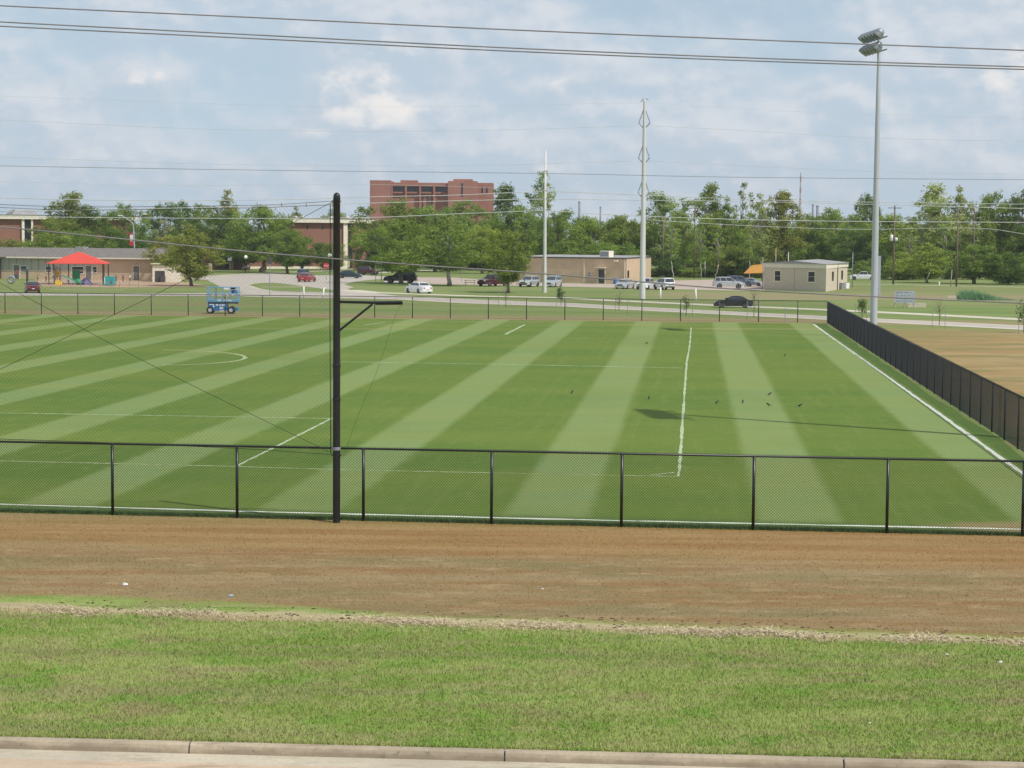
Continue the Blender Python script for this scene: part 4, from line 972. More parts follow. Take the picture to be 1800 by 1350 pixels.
MB().add([(fx(24), 4, fz(376)), (fx(72), 4, fz(376)), (fx(72), 12, fz(376)), (fx(24), 12, fz(376)), (fx(34), 6, fz(366)), (fx(66), 6, fz(367)), (fx(66), 10, fz(367)), (fx(34), 10, fz(366))],
         [(0, 1, 5, 4), (1, 2, 6, 5), (2, 3, 7, 6), (3, 0, 4, 7), (4, 5, 6, 7), (3, 2, 1, 0)]).build('rooftop_unit', M['roofgrey'], s)
s, fx, fz, sc = brick_building(516, 655, 472, 385, 391.5, 'red brick building with slit windows and a white roof band behind the black pole')
for a in (539, 565.5): window(s, fx(a), fx(a + 2), fz(403), fz(396), 0., 'shingle', fw=.05)
MB().box(fx(602), fx(609), -.5, -.05, 0, fz(391.5) - .003).build('column', M['cream'], s)
MB().box(fx(612), fx(619), -.02, -.006, 0, fz(392)).build('dark_recess', M['glass'], s)
for a, b in ((524, 527), (536, 540), (586, 592), (614, 619)): MB().box(fx(a), fx(b), 2, 4, fz(384) + .17, fz(379.5)).build('roof_vent', M['cream'], s)
MB().box(fx(420), fx(516) - .1, 3, 12, 0, fz(452)).build('lower_wing', M['brick'], s)
MB().box(fx(420), fx(600), -3.2, -2.8, 0, .5).build('low_wall', M['cream'], s)
s, fx, fz, sc = brick_building(376, 440, 474, 441, 444, 'low brick building with brick piers glimpsed beneath the left trees', 10)
MB().box(fx(404), fx(408), -1.0, -.003, 0, fz(446)).build('pier', M['tan'], s)
MB().box(fx(381), fx(402), -.03, -.004, .6, fz(450)).build('dark_recess', M['glass'], s)

# far red tower block
Yt = 700.; s = thing('red_tower_block', 'distant red brick tower block rising above the trees', 'building', (P(650, 440, Yt).x, Yt, 0))
sc = FPX / Yt; tx = lambda px: (px - 650) / sc; tzz = lambda py: P(760, py, Yt).z
MB().box(0, tx(686), 0, 22, 0, tzz(317.5)).build('left_block', M['brickfar'], s)
MB().box(-.0, tx(668), 1.2 - 1.5, -.003, 0, tzz(317.8)).build('stair_bay', M['brickfar'], s)
MB().box(tx(686) + .003, tx(787) - .003, 2, 22, 0, tzz(321)).build('centre_block', M['brickfar'], s)
MB().box(tx(701), tx(731), 8, 18, tzz(321) + .003, tzz(316)).build('roof_house', M['brickfar'], s)
MB().box(tx(787), tx(838), -1.5, 22, 0, tzz(318)).build('right_block', M['brickfar'], s)
MB().box(tx(795), tx(829), 6, 16, tzz(318) + .003, tzz(313.5)).build('roof_house', M['brickfar'], s)
MB().box(tx(838) + .003, tx(866), 2, 22, 0, tzz(320.5)).build('end_block', M['brickfar'], s)
for i in range(4):
    a = 689 + i * 24.8; gl = MB().box(tx(a), tx(a + 20), 1.9, 1.996, tzz(337), tzz(328)).build('window', M['glass'], s)
    MB().box(tx(a), tx(a + 20), 1.2, 1.89, tzz(340), tzz(337.3)).build('sill', M['brickfar'], gl)
for i in range(5):
    a = 686.5 + i * 24.8; MB().box(tx(a), tx(a + 3.2), .6, 1.99, 0, tzz(325)).build('pilaster', M['brickfar'], s)
MB().box(tx(686) + .01, tx(787) - .01, .9, 1.99, tzz(327.5), tzz(323)).build('lintel', M['brickfar'], s)
for i in range(3): MB().box(tx(741 + i * 8), tx(743 + i * 8), 1.9, 1.996, tzz(378), tzz(345)).build('slit_window', M['glass'], s)
for a in (810, 845, 853): MB().box(tx(a), tx(a + 3), -1.6 if a == 810 else 1.9, -1.504 if a == 810 else 1.996, tzz(345 if a == 810 else 338), tzz(322 if a == 810 else 328)).build('slit_window', M['glass'], s)

# ------------------------------------------------------------------ blue scissor lift
l0, l1 = G(363, 551.5), G(417, 551.8); rz, L = frame(l0, l1); sc = FPX / l0.y
s = thing('scissor_lift', 'blue scissor lift with folded platform parked behind the far fence', 'scissor lift', l0 + Vector((0, .9, 0)), rz)
bx = lambda px: (px - 363) / sc; bz = lambda py: (551.5 - py) / sc
MB().box(bx(364), bx(398), -.62, .62, .28, bz(534), .05).build('chassis', M['blue'], s)
MB().box(bx(398), bx(416), -.55, .55, .30, bz(541), .1).build('front_cover', M['blue'], s)
MB().box(bx(364), bx(416), -.5, .5, bz(534) + .01, bz(530.8) - .01).build('scissor_stack', M['black'], s)
for k_ in range(3): MB().box(bx(366), bx(414), -.54, -.502, bz(533.6) + .02 + k_ * .05, bz(533.6) + .05 + k_ * .05).build('scissor_arm', M['galvd'], s)
pf = MB().box(bx(362), bx(418), -.68, .68, bz(530.8), bz(526.5)).build('platform', M['bluelt'], s)
for px in (381, 392, 400): MB().box(bx(px), bx(px + 6), -.69, -.682, bz(528.8), bz(527)).build('label_plate', M['white'], pf)
for y_ in (-.66, .66):
    for zz in (bz(516), bz(505)): MB().tube([(bx(362.5), y_, zz), (bx(417.5), y_, zz)], .03, 6).build('rail', M['bluelt'], s)
    for px in (362.5, 367, 377, 390, 402, 413, 417.5): MB().tube([(bx(px), y_, bz(527)), (bx(px), y_, bz(505))], .03, 6).build('rail_post', M['bluelt'] if px != 377 else M['blue'], s)
for px in (362.5, 417.5):
    for zz in (bz(516), bz(505)): MB().tube([(bx(px), -.66, zz), (bx(px), .66, zz)], .03, 6).build('rail', M['bluelt'], s)
MB().box(bx(403.5), bx(411), -.3, .2, bz(509), bz(505.5)).build('control_box', M['black'], s); MB().box(bx(391), bx(403.3), -.1, .3, bz(509.5), bz(506.5)).build('tool_tray', M['white'], s)
MB().box(bx(404), bx(414), .1, .4, bz(516), bz(510)).build('side_panel', M['blue'], s)
for px in (368, 404.5):
    for y_ in (-.62, .62):
        wv = MB().lathe([(.12, -.12), (.30, -.12), (.335, -.08), (.335, .08), (.30, .12), (.12, .12)], 18)
        wv.v = [(v[0] + bx(px), v[2] + y_, v[1] + .335) for v in wv.v]; wh_ = wv.build('wheel', M['tyre'], s, smooth=False)
        rv = MB().lathe([(.19, -.135), (.19, .135)], 14); rv.v = [(v[0] + bx(px), v[2] + y_, v[1] + .335) for v in rv.v]; rv.build('rim', M['galv'], wh_)
dec = MB()
def bar(a, b, c, d): dec.box(bx(a), bx(b), -.63, -.622, bz(d), bz(c))
bar(366.5, 375, 534.6, 536.2); bar(373.2, 375.2, 536.2, 540.6); bar(378, 382.2, 534.8, 537.6); bar(384.6, 386.6, 534.6, 538.4); bar(388.4, 391, 534.6, 538.2); bar(391.6, 395.6, 534.6, 535.8); bar(391.6, 395.6, 537.2, 538.4)
dec.build('lettering', M['white'], s); MB().box(bx(384.5), bx(391), -.63, -.622, bz(543.5), bz(539.8)).box(bx(384.5), bx(392), -.63, -.622, bz(547.2), bz(545.6)).build('decal', M['plate'], s)

# ------------------------------------------------------------------ signs and lamps
def signpost(px, pyb, pyt, wpx, hpx, m, label, nm, legs=1, legm='galvd', cat='sign', txt=None, shape='box', group=None):
    b_ = G(px, pyb); s_ = FPX / b_.y; root = thing(nm, label, cat, b_, 0, group); z1 = (pyb - pyt) / s_; ww, hh = wpx / s_, hpx / s_
    xs = [0] if legs == 1 else ([-ww / 2 + .08, ww / 2 - .08] if legs == 2 else [-ww / 2 + .1, 0, ww / 2 - .1])
    for x_ in xs: MB().tube([(x_, 0, -.1), (x_, 0, z1 - (hh * .1 if legs < 3 else 0))], .045 if legs < 3 else .07, 6).build('leg' if legs > 1 else 'post', M[legm], root)
    if shape == 'oct':
        mb = MB(); R_ = ww / 2 / math.cos(math.pi / 8)
        ring = [(R_ * math.cos(math.pi / 8 + i * math.pi / 4), R_ * math.sin(math.pi / 8 + i * math.pi / 4)) for i in range(8)]
        mb.add([(x_, -.07, z1 - ww / 2 + z_) for x_, z_ in ring] + [(x_, -.05, z1 - ww / 2 + z_) for x_, z_ in ring], [tuple(range(8)), tuple(range(15, 7, -1))] + [(i, 8 + i, 8 + (i + 1) % 8, (i + 1) % 8) for i in range(8)])
        pn = mb.build('panel', M[m], root)
    elif shape == 'dia':
        mb = MB(); h_ = ww / 2; ring = [(-h_, 0), (0, -h_), (h_, 0), (0, h_)]
        mb.add([(x_, -.07, z1 - h_ + z_) for x_, z_ in ring] + [(x_, -.05, z1 - h_ + z_) for x_, z_ in ring], [(0, 1, 2, 3), (7, 6, 5, 4)] + [(i, 4 + i, 4 + (i + 1) % 4, (i + 1) % 4) for i in range(4)])
        pn = mb.build('panel', M[m], root)
    else: pn = MB().box(-ww / 2, ww / 2, -.09, -.05, z1 - hh, z1).build('panel', M[m], root)
    if txt:
        cu = bpy.data.curves.new('lettering', 'FONT'); cu.body = txt; cu.size = ww * .36; cu.align_x = 'CENTER'; cu.align_y = 'CENTER'; cu.extrude = .004
        to = bpy.data.objects.new('tmp', cu); COL.objects.link(to); dg = bpy.context.evaluated_depsgraph_get(); me = bpy.data.meshes.new_from_object(to.evaluated_get(dg)); bpy.data.objects.remove(to)
        me.materials.clear(); me.materials.append(M['white']); to = bpy.data.objects.new('lettering', me); COL.objects.link(to); to.parent = pn; to.rotation_euler = (R(90), 0, 0); to.location = (0, -.078, z1 - ww / 2)
    return root, pn, z1, ww, hh
signpost(573.5, 492, 462.3, 10, 10, 'signred', 'red octagonal stop sign at the road junction left of the black pole', 'stop_sign', txt='STOP', shape='oct')
r_, pn, z1, ww, hh = signpost(1589.5, 541, 511.5, 36, 21, 'signgrey', 'large grey site sign board on three legs in the grass right of the floodlight mast', 'site_sign', 3, 'woodlt')
mk = MB()
for row_, (n_, dz) in enumerate(((6, .12), (4, .42), (5, .7), (6, .95))):
    for j in range(n_): 
        w_ = random.uniform(.15, .32); x_ = -ww / 2 + .2 + j * (ww - .5) / n_; mk.box(x_, x_ + w_, -.096, -.0905, z1 - dz * hh / 1.15 - .07, z1 - dz * hh / 1.15 + .02)
mk.build('lettering', mat('faded_sign_lettering', (.20, .22, .27), .8), pn)
loc, _ = place(1611, 540); o = MB().prism([(-1.1, -.4), (.9, -.4), (1.1, .3), (-1.0, .45)], 0, .45).build('concrete_slab', M['path'], None, loc=(loc[0], loc[1], 0)); tag(o, 'pale concrete slab lying right behind the grey site sign', 'slab')
signpost(474, 519.5, 452, 7, 12, 'roofdark', 'dark backed road sign on a tall post just behind the far fence', 'road_sign')
signpost(404, 476, 450, 7, 8, 'signgrey', 'grey sign on a thin post by the low brick building', 'road_sign')
signpost(613, 478, 456, 4, 14, 'orangesafe', 'narrow tan sign post right of the black pole', 'road_sign')
signpost(607, 468, 458, 8, 6, 'signgrey', 'small grey sign board in front of the brick building right of the black pole', 'road_sign')
signpost(665.5, 496.5, 460, 12, 4, 'roofgrey', 'two-legged sign frame left of the black suv', 'roadside_sign_stand', 2, 'woodlt')
signpost(670, 496.5, 458.5, 5, 5, 'signred', 'small red sign on the right leg of the two-legged sign frame', 'road_sign')
signpost(734.5, 486, 461, 8, 8, 'signyel', 'yellow diamond warning sign behind the black suv', 'warning_sign', shape='dia')
signpost(811.5, 495, 465, 6, 9, 'roofdark', 'small dark panel on a post between the forked tree and the maroon pickup', 'road_sign')
signpost(370, 485, 463, 6, 14, 'orangesafe', 'yellowish upright board under the olive tree by the low building', 'road_sign')
def globe(px, pyb, pyt, label):
    b_ = G(px, pyb); s_ = FPX / b_.y; z1 = (pyb - pyt) / s_; root = thing('globe_lamp', label, 'lamp', b_, 0, 'white globe lamps')
    MB().tube([(0, 0, 0), (0, 0, z1 - .3)], .055, 8).build('post', M['black'], root); MB().ball((0, 0, z1), .36, 12).build('globe', M['globe'], root, smooth=True)
globe(432, 481, 452, 'white globe lamp above the people under the left trees'); globe(579.5, 483, 449, 'white globe lamp just left of the black pole')
# twin-arm street lamp with banner
b_ = G(239, 488); s_ = FPX / b_.y; root = thing('street_lamp', 'twin-armed street lamp with a red and white banner behind the low building', 'street lamp', b_)
zz = lambda py: (488 - py) / s_
MB().tube([(0, 0, 0), (-.4, 0, zz(395))], [.14, .08], 8).build('post', M['galv'], root)
for sg, (ex, ey) in ((-1, (-2.6, 380)), (1, (1.55, 377))): 
    a_ = MB().tube(cat3([(-.4, 0, zz(395)), (-.4 + sg * .5, 0, zz(389)), (ex - sg * .4, 0, zz(ey + .5)), (ex, 0, zz(ey))], 6), .05, 6).build('arm', M['galv'], root)
    MB().box(ex - .35, ex + .35, -.12, .12, zz(ey) - .05, zz(ey) + .13, .04).build('lamp_head', M['white'], a_)
bn_ = MB().box(-1.05, -.32, -.03, .03, zz(432), zz(411)).build('banner', M['signred'], root); MB().box(-.95, -.45, -.045, -.032, zz(424), zz(413)).build('banner_emblem', M['white'], bn_)
# white bollard posts
def pipe(px, pyb, pyt, lean, label):
    b_ = G(px, pyb); s_ = FPX / b_.y; z1 = (pyb - pyt) / s_; r0 = thing('white_pipe', label, 'post', b_, 0, 'white pipes standing in the grass')
    MB().tube([(0, 0, -.1), (lean * z1, 0, z1)], .085, 10).build('pipe', M['white'], r0, smooth=True); MB().tube([(lean * z1, 0, z1), (lean * (z1 + .06), 0, z1 + .06)], .1, 10).build('cap', M['white'], r0)
pipe(534, 527.5, 503.5, .0, 'upright white pipe left of the leaning one near the black pole'); pipe(566.5, 529.5, 505, .13, 'leaning white pipe just left of the black pole')
pipe(1161, 530, 505.5, 0, 'upright white pipe right of the transmission pole'); pipe(1224, 532.5, 507, -.06, 'slightly leaning white pipe left of the black sedan')
# picnic table
loc, _ = place(826, 501.5); o = thing('picnic_table', 'dark picnic table in the shade left of the maroon pickup', 'table', loc)
MB().box(-.9, .9, -.38, .38, .74, .79).build('tabletop', M['wood'], o)
for y_ in (-.75, .75): MB().box(-.9, .9, y_ - .13, y_ + .13, .42, .46).build('bench', M['wood'], o)
for x_ in (-.65, .65):
    for sg in (-1, 1): MB().tube([(x_, sg * .7, 0), (x_, sg * .2, .74)], .045, 4).build('leg', M['woodlt'], o)
    MB().box(x_ - .03, x_ + .03, -.8, .8, .36, .42).build('crosspiece', M['woodlt'], o)
loc, _ = place(465, 478); o = thing('trash_can', 'dark red trash can with a pale base under the trees left of the stop sign', 'trash can', loc)
MB().lathe([(.33, 0), (.33, .45)], 12).build('base', M['cream'], o); MB().lathe([(.4, .453), (.42, 1.1), (.3, 1.4), (.05, 1.5)], 12).build('hood', M['signred'], o)
for (px, py, lab) in ((20, 0, ''),)[:0]: pass
# litter and birds
def litter(px, py, s_, m_, lab, nm='paper_scrap'):
    g = G(px, py); mb = MB(); n = 7; ring = [(math.cos(i * 2 * math.pi / n) * s_ * random.uniform(.7, 1.2), math.sin(i * 2 * math.pi / n) * s_ * .6 * random.uniform(.7, 1.2)) for i in range(n)]
    mb.prism(ring, .01, .012 + s_ * .45); mb.v = [(a * (.7 if c > .02 else 1), b * (.7 if c > .02 else 1), c + random.uniform(0, s_ * .2)) for a, b, c in mb.v]
    o = mb.build(nm, M[m_], None, loc=g); tag(o, lab, 'litter')
litter(220.5, 1029.5, .075, 'paper', 'large scrap of white paper on the brown grass at the lower left')
litter(406, 1049, .055, 'bluelitter', 'crushed blue can on the brown grass above the straw row', 'crushed_can')
litter(954, 1036.5, .03, 'paper', 'tiny white scrap on the brown grass in the middle')
litter(1098, 1095, .035, 'orangesafe', 'small tan scrap beside the straw row')
litter(1665, 1152, .03, 'paper', 'tiny white scrap in the green verge just below the straw row')
litter(1758, 1165.5, .04, 'paper', 'white scrap in the green verge at the far right')
litter(1529, 1272.5, .025, 'paper', 'tiny white scrap on the bare patch near the kerb at the lower right')
litter(1733, 938, .05, 'paper', 'white scrap in the grass at the foot of the near fence at the right')
def bird_mesh():
    mb = MB(); pr = [(.012, -.13), (.03, -.09), (.055, -.02), (.06, .04), (.045, .09), (.03, .12)]
    rings = [[(x + 0, r_ * math.cos(a), .13 + x * .35 + r_ * .95 * math.sin(a)) for a in [2 * math.pi * j / 10 for j in range(10)]] for r_, x in pr]
    mb.loft(rings); mb.ball((.135, 0, .205), .036, 10); mb.add([(.165, -.01, .205), (.165, .01, .205), (.205, 0, .195), (.165, 0, .22)], [(0, 1, 3), (1, 2, 3), (2, 0, 3), (0, 2, 1)])
    mb.add([(-.12, -.03, .09), (-.12, .03, .09), (-.26, .025, .06), (-.26, -.025, .06), (-.12, 0, .105), (-.26, 0, .068)], [(0, 1, 2, 3), (0, 4, 1), (1, 4, 5, 2), (2, 5, 3), (0, 3, 5, 4)])
    for y_ in (-.022, .022): mb.tube([(.0, y_, .09), (.01, y_, .0)], .006, 5); mb.tube([(-.015, y_, .004), (.04, y_, .004)], .005, 4)
    return mb
bp = None
for i, (px, py, rz_, lab) in enumerate(((1005.5, 692.5, 60, 'black bird alone on the dark stripe left of the long chalk line'), (1136.5, 605, 20, 'black bird on the pale stripe nearest the far fence'),
    (1140.5, 702.5, 80, 'black bird just above the floodlight shadow'), (1259.5, 710.5, 40, 'black bird just right of the long chalk line'), (1305.5, 709.5, 80, 'black bird on the pale stripe, left of the close pair'),
    (1352.5, 695.5, 30, 'upper black bird of the close pair at the pale stripe edge'), (1351, 714.5, 150, 'lower black bird of the close pair at the pale stripe edge'),
    (1405.5, 716, 10, 'black bird on the dark stripe right of the close pair'), (1379.5, 626.5, 50, 'black bird far back on the dark stripe near the right sideline'))):
    if bp is None: o = bp = bird_mesh().build('bird', M['bird'], None, smooth=True)
    else: o = bp.copy(); COL.objects.link(o)
    o.location = G(px, py); o.scale = (.72,) * 3; o.rotation_euler = (0, 0, R(rz_)); tag(o, lab, 'bird', 'birds feeding on the field')

# ------------------------------------------------------------------ people
def person(px, py, hgt, shirt, pants, label, rz_=0., pose=0, group=None, hair='hair'):
    g = G(px, py); me = bpy.data.meshes.new('person'); bmq = bmesh.new(); H_ = hgt
    J = {}; 
    def v(n, x, y, z): J[n] = bmq.verts.new((x * H_, y * H_, z * H_)); return J[n]
    v('pel', 0, 0, .52); v('wst', 0, 0, .62); v('chs', 0, 0, .74); v('nek', 0, 0, .83); v('hed', 0, -.01, .90); v('top', 0, 0, .965)
    st = .07 if pose else .0
    for sg, n in ((-1, 'l'), (1, 'r')):
        v('hip' + n, sg * .05, 0, .49); v('kne' + n, sg * .055, -.02 - sg * st * .6, .27); v('ank' + n, sg * .06, -sg * st, .04); v('toe' + n, sg * .065, -.06 - sg * st, .015)
        v('sho' + n, sg * .105, 0, .80); v('elb' + n, sg * .13, .01 + sg * st * .6, .64); v('wri' + n, sg * .125, -.03 + sg * st, .51); v('han' + n, sg * .12, -.045 + sg * st, .455)
        for a, b in (('pel', 'hip'), ): bmq.edges.new((J[a], J[b + n]))
        for a, b in (('hip', 'kne'), ('kne', 'ank'), ('ank', 'toe'), ('sho', 'elb'), ('elb', 'wri'), ('wri', 'han')): bmq.edges.new((J[a + n], J[b + n]))
        bmq.edges.new((J['chs'], J['sho' + n]))
    for a, b in (('pel', 'wst'), ('wst', 'chs'), ('chs', 'nek'), ('nek', 'hed'), ('hed', 'top')): bmq.edges.new((J[a], J[b]))
    rad = dict(pel=.075, wst=.07, chs=.08, nek=.032, hed=.055, top=.045, hip=.058, kne=.036, ank=.025, toe=.02, sho=.04, elb=.027, wri=.019, han=.02)
    bmq.verts.ensure_lookup_table(); names = {id(vv): k for k, vv in J.items()}
    order = [(k, vv.index) for k, vv in J.items()]
    bmq.verts.index_update(); idx = {k: vv.index for k, vv in J.items()}; bmq.to_mesh(me); bmq.free()
    root = bpy.data.objects.new('person', me); COL.objects.link(root)
    sk = root.modifiers.new('skin', 'SKIN'); sd = me.skin_vertices[0].data
    for k, i in idx.items():
        kk = k if k in rad else k[:-1]; sd[i].radius = (rad[kk] * H_, rad[kk] * H_ * (.75 if kk in ('chs', 'wst', 'pel') else 1))
    sd[idx['pel']].use_root = True
    root.modifiers.new('sub', 'SUBSURF').levels = 1; root.modifiers[-1].render_levels = 1
    dg = bpy.context.evaluated_depsgraph_get(); m2_ = bpy.data.meshes.new_from_object(root.evaluated_get(dg)); root.modifiers.clear(); root.data = m2_
    m2_.materials.clear()
    for mm in ('skin', shirt, pants): m2_.materials.append(M[mm])
    for p_ in m2_.polygons:
        z_ = p_.center.z / H_; x_ = abs(p_.center.x) / H_
        p_.material_index = 0; p_.use_smooth = True
        if z_ < .52 and x_ < .105: p_.material_index = 2
        if .52 <= z_ < .825 and (x_ < .1 or z_ > .66): p_.material_index = 1
        if z_ < .04: p_.material_index = 2
    hr = MB().ball((0, .012 * H_, .935 * H_), .066 * H_, 10, 1.0).build('hair', M[hair], root, smooth=True)
    root.location = g; root.rotation_euler = (0, 0, R(rz_)); tag(root, label, 'person', group)
    return root
person(29, 491.5, 1.65, 'clothred', 'clothblue', 'person in a red top and blue jeans walking in front of the left door', 20, 1)
person(204, 496.5, 1.15, 'clothred', 'clothblue', 'child in a red top beside the teal climbing cube', 0)
person(216.5, 496.5, 1.15, 'clothplum', 'clothplum', 'child in plum clothes between the teal cube and the right door', 0)
person(228.5, 495, 1.15, 'clothwhite', 'clothdark', 'child in a white shirt and dark trousers near the right door', 40, 1)
person(181.5, 496.5, 1.3, 'clothtan', 'clothdark', 'child in tan clothes at the right post of the red canopy', 0)
person(119, 497, 1.1, 'clothtan', 'clothblue', 'child in tan top under the red canopy', 0)
person(66, 495, 1.0, 'clothtan', 'clothdark', 'small child in a tan top right of the thick dark post', 20)
person(81, 496, 1.0, 'clothplum', 'clothdark', 'small child by the left post of the red canopy', 0)
person(427, 478.5, 1.15, 'clothwhite', 'clothtan', 'smallest person in white under the left globe lamp', 0)
person(431.5, 479, 1.55, 'clothwhite', 'clothdark', 'person in a white top directly under the left globe lamp', 10, 1)
person(436.5, 479, 1.75, 'clothwhite', 'clothtan', 'tallest person in a pale top right of the left globe lamp', -10, 1)

# ------------------------------------------------------------------ vehicles
def paint(name, col, metal=.3):
    m = mat(name, col, .28, .05, 2, metal=metal); b = m.node_tree.nodes['Principled BSDF']; b.inputs['Coat Weight'].default_value = .6; return m
PT = dict(white=paint('white_car_paint', (.75, .76, .78), 0), silver=paint('silver_car_paint', (.50, .52, .53), .35), black=paint('black_car_paint', (.012, .013, .016), 0), red=paint('red_car_paint', (.30, .03, .03), 0),
          maroon=paint('maroon_car_paint', (.075, .012, .016), 0), teal=paint('dark_teal_car_paint', (.025, .05, .065), .2), grey=paint('blue_grey_car_paint', (.13, .17, .23), .3))
# side profiles: (x, z) from rear bumper to front bumper, x forward;  body outline then cabin outline
CARS = dict(
    sedan=dict(L=4.75, W=1.80, body=[(-2.36, .32), (-2.38, .62), (-2.30, .92), (-1.75, 1.02), (-.6, .98), (.95, .96), (1.7, .86), (2.22, .72), (2.36, .52), (2.34, .28)], cab=[(-1.72, 1.0), (-1.05, 1.40), (-.35, 1.46), (.25, 1.42), (1.12, .95)], wx=1.38, wr=.33),
    suv=dict(L=4.7, W=1.86, body=[(-2.32, .42), (-2.34, .8), (-2.26, 1.08), (-1.2, 1.10), (.9, 1.08), (1.75, 1.03), (2.22, .86), (2.34, .6), (2.30, .36)], cab=[(-2.20, 1.07), (-1.95, 1.66), (-.9, 1.74), (.15, 1.70), (1.05, 1.07)], wx=1.40, wr=.38),
    van=dict(L=4.9, W=1.92, body=[(-2.42, .36), (-2.44, .8), (-2.36, 1.05), (-1.2, 1.06), (.9, 1.03), (1.8, .95), (2.3, .76), (2.42, .5), (2.38, .3)], cab=[(-2.34, 1.03), (-2.15, 1.66), (-1.0, 1.74), (.3, 1.68), (1.45, .99)], wx=1.5, wr=.34),
    pickup=dict(L=5.5, W=1.95, body=[(-2.7, .50), (-2.72, .85), (-2.70, 1.14), (-.95, 1.14), (.95, 1.14), (1.9, 1.12), (2.5, 1.0), (2.7, .75), (2.68, .42)], cab=[(-1.0, 1.12), (-.82, 1.78), (-.2, 1.82), (.4, 1.79), (1.15, 1.12)], wx=1.75, wr=.40, bed=True),
    jeep=dict(L=3.9, W=1.7, body=[(-1.85, .5), (-1.87, .9), (-1.84, 1.05), (-.6, 1.05), (.7, 1.05), (1.3, 1.02), (1.75, .95), (1.85, .7), (1.83, .45)], cab=[(-1.80, 1.03), (-1.72, 1.68), (-.8, 1.74), (.1, 1.72), (.65, 1.04)], wx=1.2, wr=.40))
def car(kind, px, py, heading, color, label, name=None, scale=1.):
    """heading: degrees of the car's forward axis, 0 = picture right, 90 = away from the camera"""
    S = CARS[kind]; g = G(px, py); W_ = S['W'] / 2
    root = thing(name or {'sedan': 'sedan_car', 'suv': 'suv_car', 'van': 'minivan', 'pickup': 'pickup_truck', 'jeep': 'jeep_car'}[kind], label, {'pickup': 'pickup truck', 'van': 'minivan'}.get(kind, 'car'), g, R(heading)); root.scale = (scale,) * 3
    b = S['body']; rings = []
    low = .22 if kind in ('sedan', 'van') else .32
    n_ = len(b)
    for sy, inset, dz in ((-1, .10, 0), (-1, 0, 0), (1, 0, 0), (1, .10, 0)):
        ring = []
        for i, (x_, z_) in enumerate(b):
            f_ = .97 if inset else 1.; zz_ = z_ - (.05 if inset and z_ > .7 else 0)
            pinch = .10 * max(0, (abs(x_) / (S['L'] / 2)) - .72) / .28
            ring.append((x_ * f_, sy * (W_ - (0 if inset else .07) * 1. - pinch * 1.5) if inset == 0 else sy * (W_ - pinch * 1.5), (zz_ if not inset else max(z_ - .16, low + .05) if z_ > .7 else z_)))
        # lower line with wheel arches
        xs_ = [S['L'] / 2 - .15, S['wx'] + S['wr'] + .06, S['wx'] + .28, S['wx'], S['wx'] - .28, S['wx'] - S['wr'] - .06, -S['wx'] + S['wr'] + .06, -S['wx'] + .28, -S['wx'], -S['wx'] - .28, -S['wx'] - S['wr'] - .06, -S['L'] / 2 + .15]
        zs_ = [low, low, S['wr'] * 1.75, S['wr'] * 2.12, S['wr'] * 1.75, low, low, S['wr'] * 1.75, S['wr'] * 2.12, S['wr'] * 1.75, low, low]
        for x_, z_ in zip(xs_, zs_): ring.append((x_, sy * (W_ - (0 if inset else .07)) if inset == 0 else sy * W_, z_))
        rings.append(ring)
    # order: outermost sides first/last: side panel (wide, lower shoulder) then upper deck (narrower)
    order = [rings[0], rings[1], rings[2], rings[3]]
    body = MB().loft(order).build('body', PT[color], root)
    cab = S['cab']; ro = []
    for sy in (-1, 1):
        ro.append([(x_, sy * (W_ - .10 if z_ < 1.12 else W_ - .27), z_) for x_, z_ in cab])
    MB().loft(ro).build('roof', PT[color], root)
    # side windows
    zb = max(cab[0][1], cab[-1][1]) + .06; zt = min(cab[1][1], cab[3][1]) - .07
    def xat(z_, side):
        a_, b_ = (cab[0], cab[1]) if side < 0 else (cab[4], cab[3]); return a_[0] + (b_[0] - a_[0]) * (z_ - a_[1]) / (b_[1] - a_[1])
    def yat(z_): zl, zh = cab[0][1], cab[2][1]; return (W_ - .10) + (-.17) * min(1, max(0, (z_ - zl) / (min(cab[1][1], cab[3][1]) - zl)))
    mids = [-.45 if kind != 'pickup' else .0]
    for sy in (-1, 1):
        rr0, rr1 = xat(zb, -1) + .14, xat(zb, 1) - .16; tr0, tr1 = xat(zt, -1) + .08, xat(zt, 1) - .07
        cuts = [0, .48, 1.] if kind != 'suv' and kind != 'van' else [0, .27, .62, 1.]
        for c0_, c1_ in zip(cuts[:-1], cuts[1:]):
            g0, g1 = c0_ + (.02 if c0_ > 0 else 0), c1_ - (.02 if c1_ < 1 else 0)
            q_ = [(rr0 + (rr1 - rr0) * g0, zb), (rr0 + (rr1 - rr0) * g1, zb), (tr0 + (tr1 - tr0) * g1, zt), (tr0 + (tr1 - tr0) * g0, zt)]
            mb = MB(); mb.add([(x_, sy * (yat(z_) + .022), z_) for x_, z_ in q_] + [(x_, sy * (yat(z_) + .0), z_) for x_, z_ in q_], [(0, 1, 2, 3), (7, 6, 5, 4), (0, 4, 5, 1), (1, 5, 6, 2), (2, 6, 7, 3), (3, 7, 4, 0)])
            mb.build('side_window', M['glassblue'], root)
    for nm, side in (('rear_window', -1), ('windscreen', 1)):
        z0_, z1_ = zb, zt + .02; x0_, x1_ = xat(z0_, side), xat(z1_, side); e_ = .02 * side
        mb = MB(); q_ = [(x0_, -(yat(z0_) - .10), z0_), (x0_, yat(z0_) - .10, z0_), (x1_, yat(z1_) - .07, z1_), (x1_, -(yat(z1_) - .07), z1_)]
        mb.add([(x_ + e_, y_, z_ + .012) for x_, y_, z_ in q_] + q_, [(0, 1, 2, 3), (7, 6, 5, 4), (0, 4, 5, 1), (1, 5, 6, 2), (2, 6, 7, 3), (3, 7, 4, 0)]); mb.build(nm, M['glassblue'], root)
